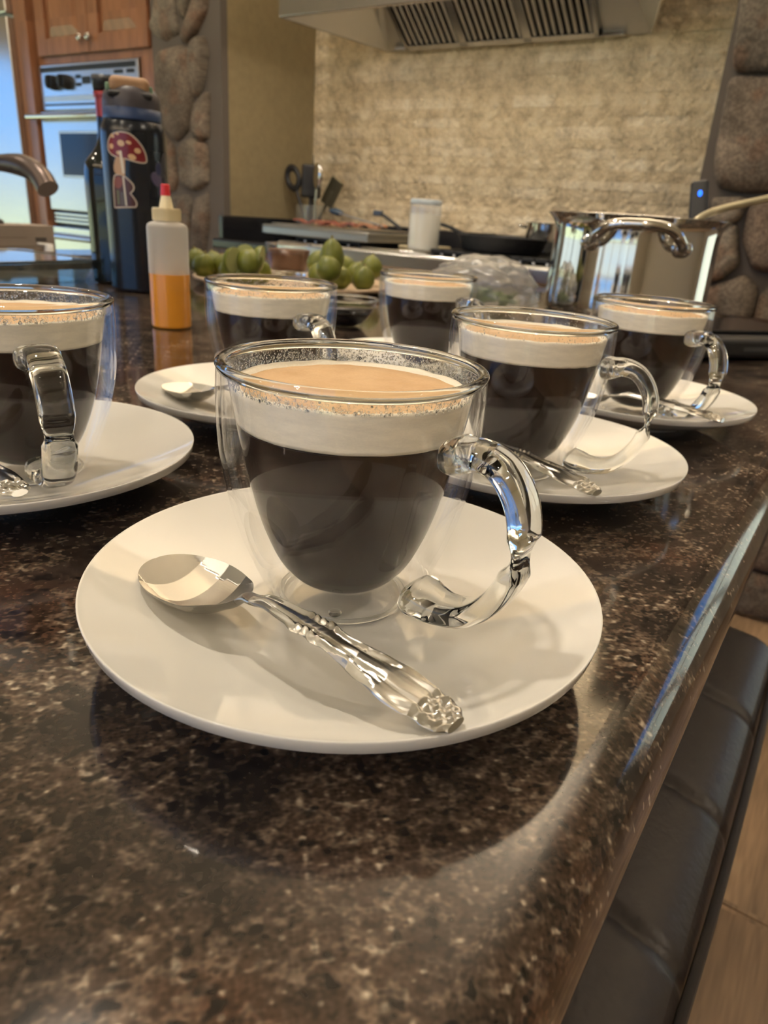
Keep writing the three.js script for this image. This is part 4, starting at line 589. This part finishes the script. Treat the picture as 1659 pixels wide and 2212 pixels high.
{ // flat black box by the right-hand mugs
  const o = thing('black_box', 'flat black box lying at the counter edge before the stone column', 'box', [-0.135, TOP, -0.945]); o.rotation.y = 0.93;
  part('case', rbx(-0.105, 0.105, 0.003, 0.025, -0.085, 0.062, 0.006, 3), M.black, o); part('platform', rbx(-0.10, 0.10, 0.025, 0.030, -0.08, 0.030, 0.002, 2), M.blackGloss, o); part('foot', join([cyl(0.008, 0.008, 0.003, -0.09, 0, 0.05), cyl(0.008, 0.008, 0.003, 0.09, 0, 0.05), cyl(0.008, 0.008, 0.003, -0.09, 0, -0.07), cyl(0.008, 0.008, 0.003, 0.09, 0, -0.07)]), M.black, o); part('print', bx(-0.03, 0.005, 0.0118, 0.0160, 0.0619, 0.0623), phys({ color: rgb(0.05, 0.05, 0.05), roughness: 0.6 }), o, 'faint grey print');
}
{ // glass dish and carton by the sink
  const o = thing('glass_dish', 'shallow glass baking dish by the sink', 'dish', [-1.10, TOP, -0.60]); o.rotation.y = 0.15; const gl = phys({ color: rgb(0.85, 0.92, 0.88), transmission: 0.85, thickness: 0, roughness: 0.04, ior: 1.6 });
  const sh = (w, d, r) => { const s = new THREE.Shape(); s.moveTo(-w + r, -d); s.lineTo(w - r, -d); s.absarc(w - r, -d + r, r, -Math.PI / 2, 0); s.lineTo(w, d - r); s.absarc(w - r, d - r, r, 0, Math.PI / 2); s.lineTo(-w + r, d); s.absarc(-w + r, d - r, r, Math.PI / 2, Math.PI); s.lineTo(-w, -d + r); s.absarc(-w + r, -d + r, r, Math.PI, 1.5 * Math.PI); return s; };
  const wall = new THREE.ExtrudeGeometry(sh(0.10, 0.115, 0.025), { depth: 0.03, bevelEnabled: false, curveSegments: 8 }).rotateX(-Math.PI / 2); warp(wall, (v) => { const k = 0.86 + 0.14 * v.y / 0.03; v.x *= k; v.z *= k; v.y += 0.001; });
  part('dish_body', wall, gl, o); const lip = sh(0.108, 0.123, 0.03); lip.holes.push(new THREE.Path(sh(0.098, 0.113, 0.024).getPoints(8).reverse())); part('dish_lip', new THREE.ExtrudeGeometry(lip, { depth: 0.003, bevelEnabled: true, bevelSize: 0.001, bevelThickness: 0.001, bevelSegments: 2, curveSegments: 8 }).rotateX(-Math.PI / 2).translate(0, 0.03, 0), M.solidGlass, o); part('dish_cover', new THREE.ExtrudeGeometry(sh(0.097, 0.112, 0.024), { depth: 0.001, bevelEnabled: false }).rotateX(-Math.PI / 2).translate(0, 0.0315, 0), phys({ color: rgb(0.5, 0.55, 0.55), roughness: 0.05, metalness: 0.6 }), o, 'smooth shiny cover');
  const b = thing('carton', 'small grey cardboard carton behind the sink', 'box', [-1.60, TOP, -0.905]); b.rotation.y = 0.1; const cm = phys({ color: rgb(0.30, 0.245, 0.205), roughness: 0.75 });
  part('carton_body', rbx(-0.045, 0.03, 0, 0.056, -0.10, 0.05, 0.002), cm, b); part('carton_seam', bx(0.0299, 0.0304, 0.0115, 0.0128, -0.098, 0.048), M.mortar, b); part('carton_print', bx(0.0299, 0.0304, 0.022, 0.031, -0.078, -0.05), phys({ color: rgb(0.07, 0.06, 0.055), roughness: 0.8 }), b, 'dark printed patch'); part('carton_print', bx(0.0299, 0.0304, 0.0295, 0.0310, -0.03, 0.048), phys({ color: rgb(0.17, 0.14, 0.12), roughness: 0.8 }), b);
  const k = thing('black_clip', 'small black lumps on top of the carton', 'clip', [-1.60, TOP + 0.056, -0.905]); part('clip', join([new THREE.SphereGeometry(0.012, 14, 8).scale(1.1, 0.7, 1).translate(0, 0.002, 0.035), new THREE.SphereGeometry(0.012, 14, 8).scale(1.1, 0.75, 1).translate(0, 0.002, 0.013)]), M.black, k);
  const w = thing('salt_shaker', 'small white bottle at the sink edge next to the carton', 'bottle', [-1.555, TOP, -0.975]); part('shaker_body', lathe([[0.0002, 0], [0.010, 0], [0.0105, 0.002], [0.0095, 0.019], [0.0002, 0.020]], 24), M.white, w); part('shaker_spout', capped([[0, 0.017, 0.004], [0, 0.019, 0.024]], 0.003, 4, 8), M.white, w);
}

// ------------------------------------------------------------------ things on the range
{
  const tr = thing('baking_tray', 'grey metal baking tray resting on the left grates', 'tray', [-1.80, GY, -2.44]); const tm = phys({ color: rgb(0.42, 0.41, 0.38), metalness: 0.9, roughness: 0.35 });
  part('tray_base', rbx(-0.27, 0.22, 0.0, 0.004, -0.19, 0.21, 0.002), tm, tr); part('tray_side', join([rbx(-0.28, 0.23, 0.002, 0.028, 0.208, 0.213, 0.002), rbx(-0.28, 0.23, 0.002, 0.028, -0.195, -0.19, 0.002), rbx(-0.28, -0.275, 0.002, 0.028, -0.19, 0.21, 0.002), rbx(0.225, 0.23, 0.002, 0.028, -0.19, 0.21, 0.002)]), tm, tr); part('tray_rim', capped([[-0.28, 0.030, -0.193], [-0.28, 0.030, 0.213], [-0.27, 0.030, 0.2135], [0.22, 0.030, 0.2135], [0.23, 0.030, 0.21], [0.23, 0.030, -0.19]], 0.0045, 60, 8), tm, tr);
  const rk = thing('wire_rack', 'thin wire rack standing in the baking tray', 'rack', [-1.80, GY + 0.004, -2.44]); const wires = []; for (let i = 0; i <= 12; i++) wires.push(tube([[-0.25 + i * 0.036, 0.036, -0.17], [-0.25 + i * 0.036, 0.036, 0.19]], 0.0016, 2, 6)); for (const z of [-0.17, 0, 0.19]) wires.push(tube([[-0.25, 0.035, z], [0.182, 0.035, z]], 0.002, 2, 6)); for (const x of [-0.2, 0.0, 0.15]) for (const z of [-0.17, 0.19]) wires.push(tube([[x, 0.0005, z], [x, 0.035, z]], 0.002, 2, 6)); part('wires', wires, M.polished, rk);
  const meat = phys({ color: rgb(0.30, 0.085, 0.05), roughness: 0.35 }), meat2 = phys({ color: rgb(0.55, 0.27, 0.15), roughness: 0.4 }); const strip = (w, s) => warp(new THREE.BoxGeometry(0.16, 0.006, w, 24, 2, 4), (v) => { v.y += 0.006 * Math.sin(v.x * 70 + s) + 0.003 * n3(v, 40, s); v.z += 0.006 * Math.sin(v.x * 40 + s); });
  [[-0.12, 0.10, 0.1], [-0.10, 0.03, -0.1], [0.02, 0.11, 0.05], [0.06, 0.02, 0.2], [-0.13, -0.05, 0.05], [0.05, -0.06, -0.1]].forEach(([x, z, t], i) => { const m = single('food_strip', strip(0.03, i * 2), i % 2 ? meat2 : meat, 'cooked reddish strip of food lying on the wire rack', 'food', 'food strips on the rack'); m.position.set(-1.80 + x, GY + 0.054, -2.44 + z); m.rotation.y = t; });
  const tongs = thing('tongs', 'steel tongs with dark blue tip lying across the rack', 'tongs', [-1.72, GY + 0.072, -2.38]); tongs.rotation.set(0, -0.15, -0.14); part('arm', join([rbx(-0.13, 0.12, 0, 0.004, -0.014, -0.003, 0.002), rbx(-0.13, 0.12, 0.004, 0.008, 0.003, 0.014, 0.002)]), M.steelRough, tongs); part('tong_tip', new THREE.SphereGeometry(0.025, 20, 12).scale(1.5, 0.55, 0.9).translate(-0.13, 0.006, 0), phys({ color: rgb(0.03, 0.06, 0.10), roughness: 0.25 }), tongs, 'dark blue tip');
  const br = thing('basting_brush', 'black-handled tool propped on the rack right of the tongs', 'utensil', [-1.60, GY + 0.05, -2.40]); part('shaft', capped([[0.06, 0.004, 0], [0.0, 0.035, 0], [-0.04, 0.055, 0]], 0.006, 16, 10), M.black, br); part('head', rbx(-0.065, -0.03, 0.042, 0.062, -0.012, 0.012, 0.005), phys({ color: rgb(0.06, 0.08, 0.12), roughness: 0.2 }), br);
  const bd = single('spoon_rest', boxUV(rbx(-1.56, -1.46, TOP + 0.0215, TOP + 0.031, -2.66, -2.42, 0.004)), phys({ color: rgb(0.52, 0.44, 0.27), roughness: 0.5 }), 'pale flat board lying on the griddle', 'board');
  const ca = thing('canister', 'clear canister with white contents between the pans', 'canister', [-1.395, TOP + 0.0205, -2.33]); const cg = phys({ color: rgb(0.95, 0.97, 1), transmission: 0.8, thickness: 0, roughness: 0.08, ior: 1.6 });
  part('canister_glass', lathe([[0.0002, 0.001], [0.050, 0.001], [0.056, 0.006], [0.057, 0.02], [0.057, 0.140], [0.055, 0.152], [0.050, 0.157]], 48), cg, ca); part('contents', lathe([[0.0002, 0.004], [0.048, 0.004], [0.053, 0.009], [0.0535, 0.122], [0.0002, 0.126]], 40), phys({ color: rgb(0.66, 0.61, 0.47), roughness: 0.7 }), ca, 'off-white powder'); part('canister_lid', lathe([[0.054, 0.154], [0.0565, 0.156], [0.0565, 0.168], [0.054, 0.170], [0.0002, 0.170]], 48), phys({ color: rgb(0.55, 0.62, 0.66), roughness: 0.3 }), ca);
  const sk = thing('skillet', 'black cast iron skillet on the right grates', 'pan', [-1.08, GY, -2.45]); part('pan', lathe([[0.0002, 0], [0.125, 0], [0.138, 0.006], [0.155, 0.05], [0.159, 0.052], [0.158, 0.054], [0.152, 0.05], [0.134, 0.008], [0.0002, 0.006]], 64), M.iron, sk); part('pan_handle', strap([[0.15, 0.048, 0.012, 0.006], [0.20, 0.056, 0.010, 0.006], [0.26, 0.072, 0.012, 0.006], [0.31, 0.080, 0.016, 0.006], [0.33, 0.081, 0.010, 0.005]], 30, 14).rotateY(Math.PI - 0.25), M.iron, sk);
  const sp = thing('saucepan', 'small shiny steel saucepan behind the skillet', 'pan', [-1.05, GY, -2.635]); part('pan_body', lathe([[0.0002, 0.001], [0.073, 0.001], [0.079, 0.005], [0.080, 0.1045], [0.084, 0.1065], [0.083, 0.108], [0.077, 0.1045], [0.076, 0.006], [0.0002, 0.005]], 64), M.polished, sp); for (const s of [-1, 1]) part('side_handle', tube([[s * 0.078, 0.090, -0.025], [s * 0.103, 0.095, -0.02], [s * 0.107, 0.096, 0], [s * 0.103, 0.095, 0.02], [s * 0.078, 0.090, 0.025]], 0.005, 24, 8), M.polished, sp);
  sp.position.z = -2.635;
  sk.position.set(-1.12, GY, -2.405);
}
{ // utensil jar in the corner
  const [cx, cz] = [-2.16, -2.615], j = thing('utensil_jar', 'clear glass utensil jar in the corner of the worktop', 'jar', [cx, TOP, cz]);
  part('jar_glass', lathe([[0.0002, 0.001], [0.055, 0.001], [0.060, 0.005], [0.062, 0.15], [0.063, 0.152]], 48), phys({ color: rgb(0.92, 0.93, 0.9), transmission: 0.9, thickness: 0, roughness: 0.05, ior: 1.6 }), j);
  const tool = (name, label, cat, lean, turn, head, mat, bx0, bz0) => { const o = thing(name, label, cat, [cx + bx0, TOP + 0.006, cz + bz0]); o.rotation.set(0, turn, -lean); part('tool_handle', capped([[0, 0, 0], [0, 0.2, 0]], 0.006, 4, 10), mat, o); part('tool_head', head, mat, o); o.scale.setScalar(1.16); return o; };
  const ring = new THREE.TorusGeometry(0.032, 0.011, 12, 28).scale(0.85, 1.15, 0.8).translate(0, 0.235, 0), paddle = rbx(-0.037, 0.037, 0.15, 0.265, -0.010, 0.010, 0.010, 3), bowl = new THREE.SphereGeometry(0.034, 24, 14).scale(0.8, 1.35, 0.4).translate(0, 0.225, 0);
  tool('slotted_spoon', 'black ring-headed utensil leaning left in the jar', 'utensil', 0.42, Math.PI, ring, M.black, 0.032, 0.024); tool('spatula', 'broad black spatula upright in the jar', 'utensil', 0.03, 0.69, paddle, M.black, -0.008, -0.004); tool('serving_spoon', 'shiny steel serving spoon in the jar', 'utensil', 0.10, -0.3, bowl, M.polished, 0.034, 0.018);
  tool('turner', 'dark metal turner leaning right in the jar', 'utensil', 0.52, 0.1, rbx(-0.028, 0.028, 0.15, 0.25, -0.004, 0.004, 0.003), phys({ color: rgb(0.10, 0.09, 0.06), roughness: 0.3, metalness: 0.7 }), -0.026, -0.028); tool('skewer', 'thin black skewer standing tallest in the jar', 'utensil', -0.05, 2.4, cyl(0.004, 0.0015, 0.12, 0, 0.18, 0, 10), M.black, -0.02, -0.036);
}

// ------------------------------------------------------------------ stool
{
  const o = thing('bar_stool', 'dark brown leather bar stool pushed under the counter edge', 'stool', [-0.205, 0, -0.458]), H = TOP - 0.216;
  const hw = 0.2185, hl = 0.245, hh = 0.0425, rr = 0.026, seat = new THREE.BoxGeometry(2 * hw, 2 * hh, 2 * hl, 40, 8, 140);
  warp(seat, (v) => {
    const c = V(clamp(v.x, -hw + rr, hw - rr), clamp(v.y, -hh + rr, hh - rr), clamp(v.z, -hl + rr, hl - rr)), d = v.clone().sub(c); if (d.lengthSq() > 0) v.copy(c).addScaledVector(d.normalize(), rr);
    if (v.y > 0) { for (const zz of [-0.115, 0.012, 0.135]) v.y -= 0.0045 * Math.exp(-Math.pow((v.z - zz - 0.05 * v.x - 0.25 * v.x * v.x) / 0.0042, 2)); v.y -= 0.006 * sstep(0.6, 1, Math.abs(v.x) / hw); }
  });
  part('seat_cushion', boxUV(seat.translate(0.0035, H - hh, 0)), M.leather, o);
  part('seat_welt', capped([[0.2205, H - 0.020, -0.225], [0.2235, H - 0.019, -0.1], [0.2235, H - 0.019, 0.1], [0.2205, H - 0.020, 0.225]], 0.003, 20, 8), M.leather, o); part('seat_base', rbx(-0.2, 0.2, H - 0.11, H - 0.085, -0.225, 0.225, 0.008), M.black, o);
  for (const x of [-0.17, 0.17]) for (const z of [-0.19, 0.19]) part('leg', capped([[x, H - 0.1, z], [x * 1.12, 0.012, z * 1.1]], 0.014, 6, 10), M.black, o);
  part('footrest', join([capped([[-0.185, 0.22, -0.205], [0.185, 0.22, -0.205]], 0.009, 4, 8), capped([[-0.185, 0.22, 0.205], [0.185, 0.22, 0.205]], 0.009, 4, 8)]), M.steelRough, o);
}
scene.traverse((o) => { if (o.isRectAreaLight) return; if (o.isMesh) shade(o); });
renderer.render(scene, camera);
